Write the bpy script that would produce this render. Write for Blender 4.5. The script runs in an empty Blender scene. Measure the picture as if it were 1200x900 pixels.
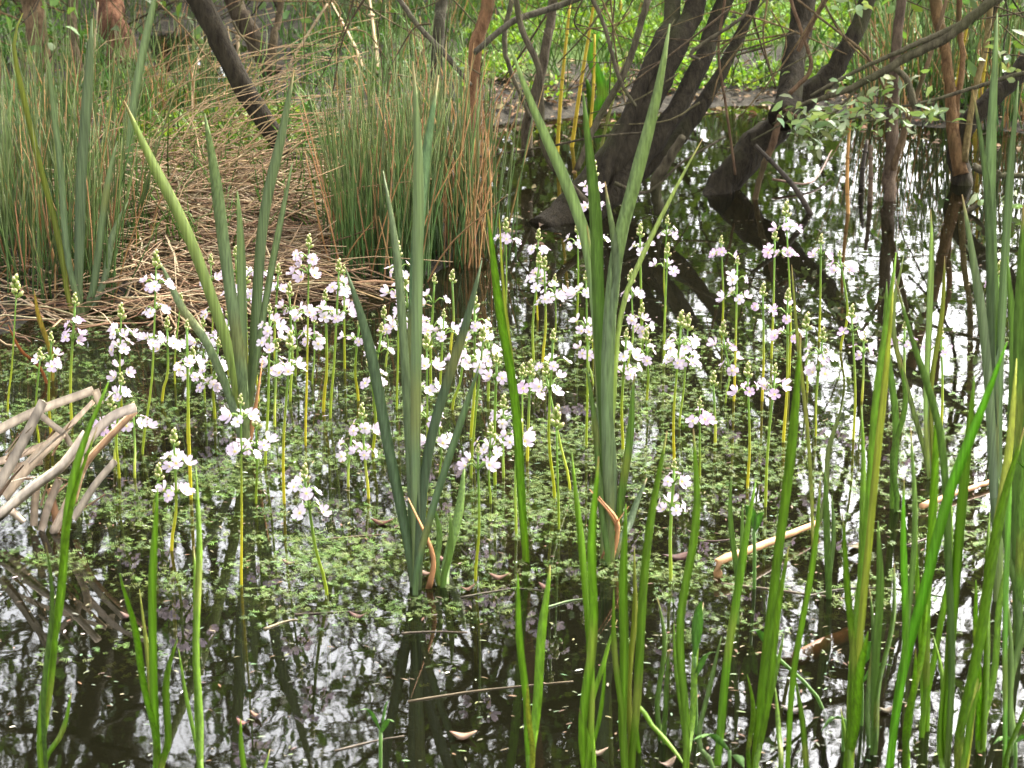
import bpy, math, random
import numpy as np
from mathutils import Vector, Matrix, noise as mnoise

random.seed(7)
rng = np.random.default_rng(7)
SC = bpy.context.scene
COL = SC.collection
R = math.radians

# ------------------------------------------------------------------ camera, sky, sun, exposure
H, PITCH, F = 1.0, R(17.4), 2707.0          # eye height (m), tilt down, focal length in photo pixels (1200 wide)
cam_d = bpy.data.cameras.new('camera')
cam = bpy.data.objects.new('camera', cam_d)
COL.objects.link(cam)
cam.location = (0, 0, H)
cam.rotation_euler = (R(90) - PITCH, 0, 0)
cam_d.sensor_width = 36.0
cam_d.lens = 36.0 * F / 1200.0
cam_d.clip_start = 0.05
cam_d.clip_end = 600
cam_d.dof.use_dof = True
cam_d.dof.focus_distance = 3.1
cam_d.dof.aperture_fstop = 20.0
SC.camera = cam

SUN_EL, SUN_AZ = R(42), R(42)                # azimuth clockwise from +Y (the view direction)
world = bpy.data.worlds.new('World')
SC.world = world
world.use_nodes = True
wn, wl = world.node_tree.nodes, world.node_tree.links
wn.clear()
wo = wn.new('ShaderNodeOutputWorld')
bg = wn.new('ShaderNodeBackground')
sky = wn.new('ShaderNodeTexSky')
sky.sky_type = 'NISHITA'
sky.sun_disc = False
sky.sun_elevation = SUN_EL
sky.sun_rotation = SUN_AZ
sky.air_density = 1.0
sky.dust_density = 6.0
sky.ozone_density = 1.0
hs = wn.new('ShaderNodeHueSaturation')
hs.inputs['Saturation'].default_value = 0.18   # thin high cloud: paler than a clear sky
wl.new(sky.outputs[0], hs.inputs['Color'])
wl.new(hs.outputs[0], bg.inputs['Color'])
bg.inputs['Strength'].default_value = 0.15
wl.new(bg.outputs[0], wo.inputs['Surface'])

sun_d = bpy.data.lights.new('sun', 'SUN')
sun_d.energy = 1.5
sun_d.angle = R(10)
sun_d.color = (1.0, 0.90, 0.72)
sun = bpy.data.objects.new('sun', sun_d)
COL.objects.link(sun)
sdir = Vector((math.sin(SUN_AZ) * math.cos(SUN_EL), math.cos(SUN_AZ) * math.cos(SUN_EL), math.sin(SUN_EL)))
sun.rotation_euler = (-sdir).to_track_quat('-Z', 'Y').to_euler()

SC.view_settings.view_transform = 'Standard'
SC.view_settings.look = 'None'
SC.view_settings.exposure = 3.08
SC.view_settings.gamma = 1.0
SC.view_settings.use_curve_mapping = False
SC.render.engine = 'CYCLES'
SC.cycles.use_denoising = True
SC.cycles.max_bounces = 8
SC.cycles.diffuse_bounces = 3
SC.cycles.glossy_bounces = 3
SC.cycles.transparent_max_bounces = 12
SC.cycles.transmission_bounces = 4
SC.cycles.caustics_reflective = False
SC.cycles.caustics_refractive = False
SC.cycles.sample_clamp_indirect = 6.0

# ------------------------------------------------------------------ photo pixels -> places
CP = np.array([0.0, 0.0, H])
FW = np.array([0.0, math.cos(PITCH), -math.sin(PITCH)])
UP = np.array([0.0, math.sin(PITCH), math.cos(PITCH)])
RT = np.array([1.0, 0.0, 0.0])


def ray(px, py):
    return FW + RT * ((px - 600.0) / F) + UP * ((450.0 - py) / F)


def at(px, py, z=0.0):
    d = ray(px, py)
    return CP + d * ((z - H) / d[2])


def atY(px, py, Y):
    d = ray(px, py)
    return CP + d * (Y / d[1])


def pxm(P):
    """metres per photo pixel at a place"""
    return float(np.dot(np.asarray(P) - CP, FW)) / F


def baseY(px, py, z=0.0):
    return float(at(px, py, z)[1])


# ------------------------------------------------------------------ mesh builder
def spline(pts, n):
    """Catmull-Rom through pts, n samples by length"""
    P = np.asarray(pts, float)
    if len(P) == 2:
        t = np.linspace(0, 1, n)[:, None]
        return P[0] * (1 - t) + P[1] * t
    Q = np.vstack([2 * P[0] - P[1], P, 2 * P[-1] - P[-2]])
    seg = np.linalg.norm(P[1:] - P[:-1], axis=1)
    cum = np.concatenate([[0], np.cumsum(seg)])
    out = []
    for s in np.linspace(0, cum[-1], n):
        i = min(int(np.searchsorted(cum, s, side='right')) - 1, len(seg) - 1)
        u = (s - cum[i]) / max(seg[i], 1e-9)
        p0, p1, p2, p3 = Q[i], Q[i + 1], Q[i + 2], Q[i + 3]
        out.append(0.5 * ((2 * p1) + (-p0 + p2) * u + (2 * p0 - 5 * p1 + 4 * p2 - p3) * u * u + (-p0 + 3 * p1 - 3 * p2 + p3) * u ** 3))
    return np.array(out)


class MB:
    def __init__(self):
        self.v, self.q, self.t, self.c, self.n = [], [], [], [], 0

    def add(self, v, q=None, t=None, c=(1, 1, 1)):
        v = np.asarray(v, float).reshape(-1, 3)
        c = np.asarray(c, float)
        if c.ndim == 1:
            c = np.tile(c, (len(v), 1))
        self.v.append(v)
        self.c.append(c[:, :3])
        if q is not None and len(q):
            self.q.append(np.asarray(q, np.int64).reshape(-1, 4) + self.n)
        if t is not None and len(t):
            self.t.append(np.asarray(t, np.int64).reshape(-1, 3) + self.n)
        self.n += len(v)

    def loft(self, rings, c, cap=True):
        """rings: (n, m, 3) closed round each ring; c: colour or (n,3) colours"""
        n, m, _ = rings.shape
        i = np.arange(n - 1)[:, None] * m
        j = np.arange(m)[None, :]
        k = (j + 1) % m
        q = np.stack([i + j, i + k, i + m + k, i + m + j], -1).reshape(-1, 4)
        v = rings.reshape(-1, 3)
        c = np.asarray(c, float)
        cc = np.repeat(c, m, axis=0) if c.ndim == 2 else np.tile(c, (len(v), 1))
        t = None
        if cap:
            v = np.vstack([v, rings[0].mean(0), rings[-1].mean(0)])
            cc = np.vstack([cc, cc[0], cc[-1]])
            a, b = n * m, n * m + 1
            jj = np.arange(m)
            kk = (jj + 1) % m
            t = np.vstack([np.stack([np.full(m, a), kk, jj], -1), np.stack([np.full(m, b), (n - 1) * m + jj, (n - 1) * m + kk], -1)])
        self.add(v, q, t, cc)

    def tube(self, pts, rad, c, m=6, rough=0.0):
        P = np.asarray(pts, float)
        n = len(P)
        T = np.gradient(P, axis=0)
        T /= np.linalg.norm(T, axis=1)[:, None] + 1e-12
        ref = np.array([0.31, 0.95, 0.05]) if abs(T.mean(0)[2]) > 0.6 else np.array([0.05, 0.1, 1.0])
        A = np.cross(T, ref)
        A /= np.linalg.norm(A, axis=1)[:, None] + 1e-12
        B = np.cross(T, A)
        rad = np.asarray(rad, float) * np.ones(n)
        ang = np.linspace(0, 2 * np.pi, m, endpoint=False)
        rr = rad[:, None] * (1 + rough * (0.75 * rng.normal(size=(1, m)) + 0.6 * rng.normal(size=(n, m)))) if rough else np.repeat(rad[:, None], m, 1)
        rings = P[:, None, :] + rr[..., None] * (np.cos(ang)[None, :, None] * A[:, None, :] + np.sin(ang)[None, :, None] * B[:, None, :])
        self.loft(rings, c)

    def blade(self, pts, w, c, yaw=0.0, thick=0.16, fold=0.18, twist=0.0, face=None):
        """a strap leaf: lens-shaped section, w = half widths along it"""
        P = np.asarray(pts, float)
        n = len(P)
        T = np.gradient(P, axis=0)
        T /= np.linalg.norm(T, axis=1)[:, None] + 1e-12
        yy = yaw + twist * np.linspace(0, 1, n)
        S = np.stack([np.cos(yy), np.sin(yy), np.zeros(n)], -1)
        S -= T * (S * T).sum(1)[:, None]
        if face is not None:                              # flat side turned towards a given direction
            S = np.cross(T, np.asarray(face, float) + 0 * T)
            S /= np.linalg.norm(S, axis=1)[:, None] + 1e-12
            N0 = np.cross(S, T)
            S = S * np.cos(yy)[:, None] + N0 * np.sin(yy)[:, None]
        S /= np.linalg.norm(S, axis=1)[:, None] + 1e-12
        N = np.cross(S, T)
        w = np.asarray(w, float) * np.ones(n)
        rings = np.stack([P - S * w[:, None] + N * (w * fold)[:, None], P - N * (w * thick)[:, None],
                          P + S * w[:, None] + N * (w * fold)[:, None], P + N * (w * thick * 0.3)[:, None]], 1)
        self.loft(rings, c)

    def build(self, name, mat, parent=None, smooth=True, loc=None):
        v = np.vstack(self.v)
        c = np.vstack(self.c)
        if loc is not None:
            v = v - np.asarray(loc, float)
        me = bpy.data.meshes.new(name)
        q = np.vstack(self.q) if self.q else np.zeros((0, 4), np.int64)
        t = np.vstack(self.t) if self.t else np.zeros((0, 3), np.int64)
        me.vertices.add(len(v))
        me.vertices.foreach_set('co', v.astype(np.float32).ravel())
        nl = q.size + t.size
        me.loops.add(nl)
        me.loops.foreach_set('vertex_index', np.concatenate([q.ravel(), t.ravel()]).astype(np.int32))
        me.polygons.add(len(q) + len(t))
        st = np.concatenate([np.arange(len(q)) * 4, q.size + np.arange(len(t)) * 3]).astype(np.int32)
        me.polygons.foreach_set('loop_start', st)
        me.update(calc_edges=True)
        a = me.color_attributes.new('Col', 'FLOAT_COLOR', 'POINT')
        a.data.foreach_set('color', np.hstack([c, np.ones((len(c), 1))]).astype(np.float32).ravel())
        if smooth:
            me.polygons.foreach_set('use_smooth', np.ones(len(q) + len(t), bool))
        me.materials.append(mat)
        o = bpy.data.objects.new(name, me)
        COL.objects.link(o)
        if parent is not None:
            o.parent = parent
        elif loc is not None:
            o.location = loc
        return o


def tag(o, label=None, cat=None, group=None, kind=None):
    if label:
        o['label'] = label
    if cat:
        o['category'] = cat
    if group:
        o['group'] = group
    if kind:
        o['kind'] = kind
    return o


def empty(name, loc):
    o = bpy.data.objects.new(name, None)
    o.location = [float(a) for a in loc]
    o.empty_display_size = 0.02
    COL.objects.link(o)
    return o


# ------------------------------------------------------------------ materials
def new_mat(name):
    m = bpy.data.materials.new(name)
    m.use_nodes = True
    nt = m.node_tree
    nt.nodes.clear()
    return m, nt.nodes, nt.links


def leaf_mat(name, rough=0.5, trans=0.3, var=0.25, scale=60.0, spec=0.35, stretch=(1, 1, 1), tcol=(1.25, 1.3, 0.6)):
    m, N, L = new_mat(name)
    out = N.new('ShaderNodeOutputMaterial')
    at_ = N.new('ShaderNodeAttribute')
    at_.attribute_name = 'Col'
    tc = N.new('ShaderNodeTexCoord')
    mp = N.new('ShaderNodeMapping')
    mp.inputs['Scale'].default_value = stretch
    L.new(tc.outputs['Object'], mp.inputs['Vector'])
    nz = N.new('ShaderNodeTexNoise')
    nz.inputs['Scale'].default_value = scale
    nz.inputs['Detail'].default_value = 4
    L.new(mp.outputs[0], nz.inputs['Vector'])
    mr = N.new('ShaderNodeMapRange')
    mr.inputs['From Min'].default_value = 0.3
    mr.inputs['From Max'].default_value = 0.7
    mr.inputs['To Min'].default_value = 1 - var
    mr.inputs['To Max'].default_value = 1 + var
    L.new(nz.outputs[0], mr.inputs['Value'])
    mx = N.new('ShaderNodeMix')
    mx.data_type = 'RGBA'
    mx.blend_type = 'MULTIPLY'
    mx.inputs['Factor'].default_value = 1
    L.new(at_.outputs['Color'], mx.inputs['A'])
    L.new(mr.outputs[0], mx.inputs['B'])
    p = N.new('ShaderNodeBsdfPrincipled')
    p.inputs['Roughness'].default_value = rough
    p.inputs['Specular IOR Level'].default_value = spec
    L.new(mx.outputs['Result'], p.inputs['Base Color'])
    if trans > 0:
        t = N.new('ShaderNodeBsdfTranslucent')
        m2 = N.new('ShaderNodeMix')
        m2.data_type = 'RGBA'
        m2.blend_type = 'MULTIPLY'
        m2.inputs['Factor'].default_value = 1
        m2.inputs['B'].default_value = (*tcol, 1)
        L.new(mx.outputs['Result'], m2.inputs['A'])
        L.new(m2.outputs['Result'], t.inputs['Color'])
        ms = N.new('ShaderNodeMixShader')
        ms.inputs[0].default_value = trans
        L.new(p.outputs[0], ms.inputs[1])
        L.new(t.outputs[0], ms.inputs[2])
        L.new(ms.outputs[0], out.inputs['Surface'])
    else:
        L.new(p.outputs[0], out.inputs['Surface'])
    return m


def bark_mat():
    m, N, L = new_mat('bark')
    out = N.new('ShaderNodeOutputMaterial')
    p = N.new('ShaderNodeBsdfPrincipled')
    p.inputs['Roughness'].default_value = 0.9
    p.inputs['Specular IOR Level'].default_value = 0.15
    at_ = N.new('ShaderNodeAttribute')
    at_.attribute_name = 'Col'
    tc = N.new('ShaderNodeTexCoord')
    mp = N.new('ShaderNodeMapping')
    mp.inputs['Scale'].default_value = (1, 1, 0.22)
    L.new(tc.outputs['Object'], mp.inputs['Vector'])
    nz = N.new('ShaderNodeTexNoise')
    nz.inputs['Scale'].default_value = 90
    nz.inputs['Detail'].default_value = 6
    nz.inputs['Roughness'].default_value = 0.7
    L.new(mp.outputs[0], nz.inputs['Vector'])
    cr = N.new('ShaderNodeValToRGB')
    cr.color_ramp.elements[0].position = 0.35
    cr.color_ramp.elements[0].color = (0.45, 0.42, 0.4, 1)
    cr.color_ramp.elements[1].position = 0.68
    cr.color_ramp.elements[1].color = (1.5, 1.5, 1.4, 1)
    L.new(nz.outputs[0], cr.inputs[0])
    mx = N.new('ShaderNodeMix')
    mx.data_type = 'RGBA'
    mx.blend_type = 'MULTIPLY'
    mx.inputs['Factor'].default_value = 1
    L.new(at_.outputs['Color'], mx.inputs['A'])
    L.new(cr.outputs[0], mx.inputs['B'])
    n2 = N.new('ShaderNodeTexNoise')
    n2.inputs['Scale'].default_value = 11
    n2.inputs['Detail'].default_value = 3
    L.new(tc.outputs['Object'], n2.inputs['Vector'])
    c2 = N.new('ShaderNodeValToRGB')
    c2.color_ramp.elements[0].position = 0.5
    c2.color_ramp.elements[1].position = 0.66
    L.new(n2.outputs[0], c2.inputs[0])
    m2 = N.new('ShaderNodeMix')
    m2.data_type = 'RGBA'
    m2.inputs['B'].default_value = (0.045, 0.046, 0.017, 1)     # algae and moss on the bark
    sc = N.new('ShaderNodeMath')
    sc.operation = 'MULTIPLY'
    sc.inputs[1].default_value = 0.55
    L.new(c2.outputs[0], sc.inputs[0])
    L.new(sc.outputs[0], m2.inputs['Factor'])
    L.new(mx.outputs['Result'], m2.inputs['A'])
    L.new(m2.outputs['Result'], p.inputs['Base Color'])
    b = N.new('ShaderNodeBump')
    b.inputs['Strength'].default_value = 0.8
    b.inputs['Distance'].default_value = 0.014
    L.new(nz.outputs[0], b.inputs['Height'])
    L.new(b.outputs[0], p.inputs['Normal'])
    L.new(p.outputs[0], out.inputs['Surface'])
    return m


def ground_mat():
    m, N, L = new_mat('bank_mud')
    out = N.new('ShaderNodeOutputMaterial')
    p = N.new('ShaderNodeBsdfPrincipled')
    p.inputs['Roughness'].default_value = 0.9
    p.inputs['Specular IOR Level'].default_value = 0.15
    tc = N.new('ShaderNodeTexCoord')
    n1 = N.new('ShaderNodeTexNoise')
    n1.inputs['Scale'].default_value = 35
    n1.inputs['Detail'].default_value = 8
    n1.inputs['Roughness'].default_value = 0.75
    L.new(tc.outputs['Object'], n1.inputs['Vector'])
    cr = N.new('ShaderNodeValToRGB')
    e = cr.color_ramp.elements
    e[0].position = 0.32
    e[0].color = (0.012, 0.009, 0.006, 1)
    e[1].position = 0.72
    e[1].color = (0.11, 0.088, 0.06, 1)
    x = e.new(0.52)
    x.color = (0.045, 0.040, 0.030, 1)
    L.new(n1.outputs[0], cr.inputs[0])
    vo = N.new('ShaderNodeTexVoronoi')
    vo.inputs['Scale'].default_value = 55
    L.new(tc.outputs['Object'], vo.inputs['Vector'])
    c2 = N.new('ShaderNodeValToRGB')
    c2.color_ramp.elements[0].position = 0.86
    c2.color_ramp.elements[1].position = 0.93
    L.new(vo.outputs['Color'], c2.inputs[0])
    mx = N.new('ShaderNodeMix')
    mx.data_type = 'RGBA'
    mx.inputs['B'].default_value = (0.2, 0.13, 0.07, 1)        # bits of dead leaf
    L.new(c2.outputs[0], mx.inputs['Factor'])
    L.new(cr.outputs[0], mx.inputs['A'])
    # moss and low green growth in patches
    n2 = N.new('ShaderNodeTexNoise')
    n2.inputs['Scale'].default_value = 2.2
    n2.inputs['Detail'].default_value = 5
    L.new(tc.outputs['Object'], n2.inputs['Vector'])
    c3 = N.new('ShaderNodeValToRGB')
    c3.color_ramp.elements[0].position = 0.48
    c3.color_ramp.elements[1].position = 0.6
    L.new(n2.outputs[0], c3.inputs[0])
    sx = N.new('ShaderNodeSeparateXYZ')
    L.new(tc.outputs['Object'], sx.inputs[0])
    zr = N.new('ShaderNodeMapRange')
    zr.inputs['From Min'].default_value = 0.02
    zr.inputs['From Max'].default_value = 0.06
    L.new(sx.outputs['Z'], zr.inputs['Value'])
    mu = N.new('ShaderNodeMath')
    mu.operation = 'MULTIPLY'
    L.new(c3.outputs[0], mu.inputs[0])
    L.new(zr.outputs[0], mu.inputs[1])
    m3 = N.new('ShaderNodeMix')
    m3.data_type = 'RGBA'
    m3.inputs['B'].default_value = (0.06, 0.105, 0.015, 1)
    L.new(mu.outputs[0], m3.inputs['Factor'])
    L.new(mx.outputs['Result'], m3.inputs['A'])
    zs = N.new('ShaderNodeMapRange')
    zs.inputs['From Min'].default_value = -0.08
    zs.inputs['From Max'].default_value = -0.01
    L.new(sx.outputs['Z'], zs.inputs['Value'])
    m4 = N.new('ShaderNodeMix')
    m4.data_type = 'RGBA'
    m4.inputs['A'].default_value = (0.014, 0.011, 0.006, 1)     # black silt of the pond bed
    L.new(zs.outputs[0], m4.inputs['Factor'])
    L.new(m3.outputs['Result'], m4.inputs['B'])
    L.new(m4.outputs['Result'], p.inputs['Base Color'])
    b = N.new('ShaderNodeBump')
    b.inputs['Strength'].default_value = 0.9
    b.inputs['Distance'].default_value = 0.02
    L.new(n1.outputs[0], b.inputs['Height'])
    L.new(b.outputs[0], p.inputs['Normal'])
    L.new(p.outputs[0], out.inputs['Surface'])
    return m


def water_mat():
    m, N, L = new_mat('pond_water')
    out = N.new('ShaderNodeOutputMaterial')
    tc = N.new('ShaderNodeTexCoord')
    n1 = N.new('ShaderNodeTexNoise')
    n1.inputs['Scale'].default_value = 9
    n1.inputs['Detail'].default_value = 3
    L.new(tc.outputs['Object'], n1.inputs['Vector'])
    b1 = N.new('ShaderNodeBump')
    b1.inputs['Strength'].default_value = 1.0
    b1.inputs['Distance'].default_value = 0.00016
    L.new(n1.outputs[0], b1.inputs['Height'])
    n2 = N.new('ShaderNodeTexNoise')
    n2.inputs['Scale'].default_value = 70
    n2.inputs['Detail'].default_value = 2
    L.new(tc.outputs['Object'], n2.inputs['Vector'])
    b2 = N.new('ShaderNodeBump')
    b2.inputs['Strength'].default_value = 1.0
    b2.inputs['Distance'].default_value = 0.000012
    L.new(n2.outputs[0], b2.inputs['Height'])
    L.new(b1.outputs[0], b2.inputs['Normal'])
    fr = N.new('ShaderNodeFresnel')
    fr.inputs['IOR'].default_value = 1.45
    L.new(b2.outputs[0], fr.inputs['Normal'])
    gl = N.new('ShaderNodeBsdfGlossy')
    gl.inputs['Roughness'].default_value = 0.015
    gl.inputs['Color'].default_value = (1, 1, 1, 1)
    L.new(b2.outputs[0], gl.inputs['Normal'])
    tr = N.new('ShaderNodeBsdfTransparent')
    tr.inputs['Color'].default_value = (0.56, 0.50, 0.31, 1)    # peaty water
    df = N.new('ShaderNodeBsdfDiffuse')                         # silt and algae in the water
    df.inputs['Color'].default_value = (0.085, 0.092, 0.045, 1)
    mt = N.new('ShaderNodeMixShader')
    mt.inputs[0].default_value = 0.025
    L.new(tr.outputs[0], mt.inputs[1])
    L.new(df.outputs[0], mt.inputs[2])
    ms = N.new('ShaderNodeMixShader')
    L.new(fr.outputs[0], ms.inputs[0])
    L.new(mt.outputs[0], ms.inputs[1])
    L.new(gl.outputs[0], ms.inputs[2])
    L.new(ms.outputs[0], out.inputs['Surface'])
    return m


M_CAT = leaf_mat('cattail_leaf', rough=0.5, trans=0.4, var=0.34, scale=430, stretch=(1, 1, 0.012), spec=0.3)
M_RUSH = leaf_mat('rush', rough=0.5, trans=0.12, var=0.3, scale=30)
M_STRAW = leaf_mat('straw', rough=0.75, trans=0.1, var=0.3, scale=120, stretch=(1, 1, 0.2), spec=0.2, tcol=(1.1, 1.0, 0.8))
M_STEM = leaf_mat('violet_stem', rough=0.45, trans=0.25, var=0.12, scale=50, tcol=(1.3, 1.2, 0.5))
M_PETAL = leaf_mat('violet_petal', rough=0.6, trans=0.3, var=0.06, scale=200, spec=0.2, tcol=(1, 0.97, 1))
M_WEED = leaf_mat('water_weed', rough=0.6, trans=0.25, var=0.3, scale=40, spec=0.2)
M_GRASS = leaf_mat('bank_greenery', rough=0.55, trans=0.35, var=0.3, scale=12)
M_CROWN = leaf_mat('tree_leaf', rough=0.5, trans=0.35, var=0.25, scale=3)
M_WILLOW = leaf_mat('willow_leaf', rough=0.5, trans=0.3, var=0.15, scale=60)
M_BARK = bark_mat()
M_WOOD = leaf_mat('bare_wood', rough=0.6, trans=0, var=0.35, scale=70, stretch=(0.3, 1, 1), spec=0.3)
M_GROUND = ground_mat()
M_WATER = water_mat()

# ------------------------------------------------------------------ ground: pond bed and banks as one sheet
bank_px = [(-900, 430), (-300, 402), (0, 384), (110, 368), (250, 352), (330, 336), (400, 318), (480, 312), (570, 300), (592, 272),
           (566, 232), (552, 192), (566, 163), (640, 139), (760, 129), (860, 121), (960, 126), (1040, 138), (1110, 146), (1180, 152), (1500, 165), (2200, 230)]
LAND = [at(x, y)[:2] for x, y in bank_px]
LAND = np.array([(-200.0, LAND[0][1])] + [tuple(p) for p in LAND] + [(200.0, LAND[-1][1]), (200.0, 200.0), (-200.0, 200.0)])
pool_px = [(190, 40), (270, 36), (300, 70), (300, 105), (280, 122), (225, 118), (200, 84)]
POOL = np.array([at(x, y)[:2] for x, y in pool_px])


def sdist(P, poly):
    """signed distance (inside positive) of points (n,2) to a polygon"""
    d = np.full(len(P), 1e9)
    ins = np.zeros(len(P), bool)
    for a, b in zip(poly, np.roll(poly, -1, axis=0)):
        ab = b - a
        t = np.clip(((P - a) @ ab) / (ab @ ab), 0, 1)
        d = np.minimum(d, np.linalg.norm(P - a - t[:, None] * ab, axis=1))
        cond = (a[1] > P[:, 1]) != (b[1] > P[:, 1])
        with np.errstate(divide='ignore', invalid='ignore'):
            xi = a[0] + (P[:, 1] - a[1]) * ab[0] / (ab[1] if ab[1] else 1e-12)
        ins ^= cond & (P[:, 0] < xi)
    return np.where(ins, d, -d)


def vnoise(P, s, seed=0.0):
    return np.array([mnoise.noise(Vector((p[0] * s + seed, p[1] * s, seed * 1.7))) for p in P])


def smooth01(x):
    x = np.clip(x, 0, 1)
    return x * x * (3 - 2 * x)


def land_height(P):
    P = np.asarray(P, float).reshape(-1, 2)
    s = sdist(P, LAND)
    s = np.minimum(s, -sdist(P, POOL) * 1.0)
    near = 0.75 - P[:, 1]                              # the shore one stands on
    s = np.maximum(s, near)
    n = vnoise(P, 2.1, 3.0) * 0.5 + vnoise(P, 6.3, 9.0) * 0.3 + vnoise(P, 17, 5.0) * 0.15
    s2 = s + n * 0.09
    h = np.where(s2 > 0, 0.05 * smooth01(s2 / 0.3) + 0.01 * np.clip(s2, 0, 4), -0.3 * smooth01(-s2 / 0.6))
    return h + n * 0.018 * np.clip(1 - np.abs(P[:, 0]) / 60, 0, 1)


def axis(lo, hi, step, far):
    a = list(np.arange(lo, hi + 1e-6, step))
    g, x = step, hi
    while x < far:
        g *= 1.35
        x += g
        a.append(x)
    g, x = step, lo
    while x > -far:
        g *= 1.35
        x -= g
        a.insert(0, x)
    return np.array(a)


gx = axis(-2.4, 2.4, 0.04, 180)
gy = axis(0.4, 7.6, 0.045, 180)
X, Y = np.meshgrid(gx, gy)
PP = np.stack([X.ravel(), Y.ravel()], -1)
Z = land_height(PP)
g = MB()
nx, ny = len(gx), len(gy)
i = (np.arange(ny - 1)[:, None] * nx + np.arange(nx - 1)[None, :]).ravel()
g.add(np.column_stack([PP, Z]), np.stack([i, i + 1, i + nx + 1, i + nx], -1))
ground = tag(g.build('ground', M_GROUND), kind='structure')

w = MB()
w.add([(-60, -3, 0), (60, -3, 0), (60, 60, 0), (-60, 60, 0)], [(0, 1, 2, 3)])
water = tag(w.build('water', M_WATER, smooth=False), kind='structure')


def gz(x, y):
    return float(land_height([(x, y)])[0])


# ------------------------------------------------------------------ small-leaf helpers (many faces in one numpy block)
def leaf_block(mb, P, L, Wd, dirs, nrm, cols, bend=0.15):
    """ovate leaves: base at P, length L along dirs, width Wd; six-point outline with a bent mid-rib"""
    P, dirs, nrm = np.asarray(P), np.asarray(dirs), np.asarray(nrm)
    dirs = dirs / (np.linalg.norm(dirs, axis=1)[:, None] + 1e-9)
    S = np.cross(dirs, nrm)
    S /= np.linalg.norm(S, axis=1)[:, None] + 1e-9
    Nn = np.cross(S, dirs)
    L = np.asarray(L).reshape(-1, 1)
    Wd = np.asarray(Wd).reshape(-1, 1)
    a = P
    b = P + dirs * L * 0.33 - S * Wd * 0.5 + Nn * L * bend * 0.6
    c = P + dirs * L * 0.33 + S * Wd * 0.5 + Nn * L * bend * 0.6
    m = P + dirs * L * 0.45 + Nn * L * bend * 0.35
    d = P + dirs * L * 0.72 - S * Wd * 0.36 + Nn * L * bend * 0.6
    e = P + dirs * L * 0.72 + S * Wd * 0.36 + Nn * L * bend * 0.6
    f = P + dirs * L - Nn * L * bend * 0.4
    v = np.stack([a, b, c, m, d, e, f], 1)
    n = len(P)
    o = (np.arange(n) * 7)[:, None]
    q = np.concatenate([o + [[1, 0, 3, 4]], o + [[0, 2, 5, 3]], o + [[3, 5, 6, 4]]])
    mb.add(v.reshape(-1, 3), q, None, np.repeat(np.asarray(cols), 7, axis=0))


def rdirs(n, up=0.0):
    d = rng.normal(size=(n, 3))
    d[:, 2] += up
    return d / np.linalg.norm(d, axis=1)[:, None]


def jitter_cols(base, n, amt=0.25, hue=0.12):
    b = np.asarray(base, float)
    k = 1 + amt * rng.uniform(-1, 1, (n, 1))
    h = 1 + hue * rng.uniform(-1, 1, (n, 3))
    return np.clip(b * k * h, 0.002, 1)


# ------------------------------------------------------------------ woodland beyond the pond: trunks, limbs and leaves above the frame, mirrored in the water
def grow(wood, tips, p, d, length, r, depth, col):
    n = 5
    pts = [p]
    dd = d.copy()
    for _ in range(n):
        dd = dd + rng.normal(size=3) * 0.16 + np.array([0, 0, 0.05])
        dd /= np.linalg.norm(dd)
        pts.append(pts[-1] + dd * length / n)
    wood.tube(spline(pts, 8), np.linspace(r, r * 0.45, 8), col, m=5)
    if depth <= 1:
        tips.extend(pts[1:])
    if depth == 0:
        return
    for _ in range(3 if depth > 1 else 4):
        k = rng.integers(2, n + 1)
        nd = dd + rng.normal(size=3) * 0.65
        nd /= np.linalg.norm(nd)
        grow(wood, tips, np.array(pts[k]), nd, length * rng.uniform(0.55, 0.8), r * 0.45, depth - 1, col)


def crown_leaves(mb, tips, per, spread, L, W, base):
    T = np.repeat(np.asarray(tips), per, axis=0)
    n = len(T)
    P = T + rng.normal(size=(n, 3)) * spread
    leaf_block(mb, P, L * rng.uniform(0.6, 1.2, n), W * rng.uniform(0.7, 1.2, n), rdirs(n), rdirs(n, 1.2), jitter_cols(base, n, 0.35, 0.12))


def woodland_tree(h, leafcol, per):
    root = empty('woodland_tree', (0, 0, 0))
    wd, tips = MB(), []
    top = np.array([rng.normal() * 0.12 * h, rng.normal() * 0.1 * h, h])
    pts = [np.zeros(3), top * 0.35 + rng.normal(size=3) * 0.12, top * 0.7 + rng.normal(size=3) * 0.15, top]
    S = spline(pts, 16)
    rr = np.linspace(0.085, 0.02, 16) * h / 6
    wd.tube(S, rr, (0.05, 0.042, 0.03), m=8, rough=0.05)
    br, cr = MB(), MB()
    for k in range(4, 16):
        for _ in range(2 if k > 5 else 1):
            a = rng.uniform(0, 2 * np.pi)
            d = np.array([math.cos(a), math.sin(a), rng.uniform(0.2, 0.9)])
            d /= np.linalg.norm(d)
            grow(br, tips, S[k], d, h * rng.uniform(0.14, 0.24), rr[k] * 0.5, 2, (0.05, 0.042, 0.03))
    wd.build('trunk', M_BARK, root)
    br.build('branches', M_BARK, root)
    crown_leaves(cr, tips, per, 0.10, 0.06, 0.024, leafcol)
    cr.build('crown', M_CROWN, root)
    return root


def copy_tree(o, parent=None):
    c = o.copy()
    COL.objects.link(c)
    c.parent = parent
    for ch in list(o.children):
        copy_tree(ch, c)
    return c


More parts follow.
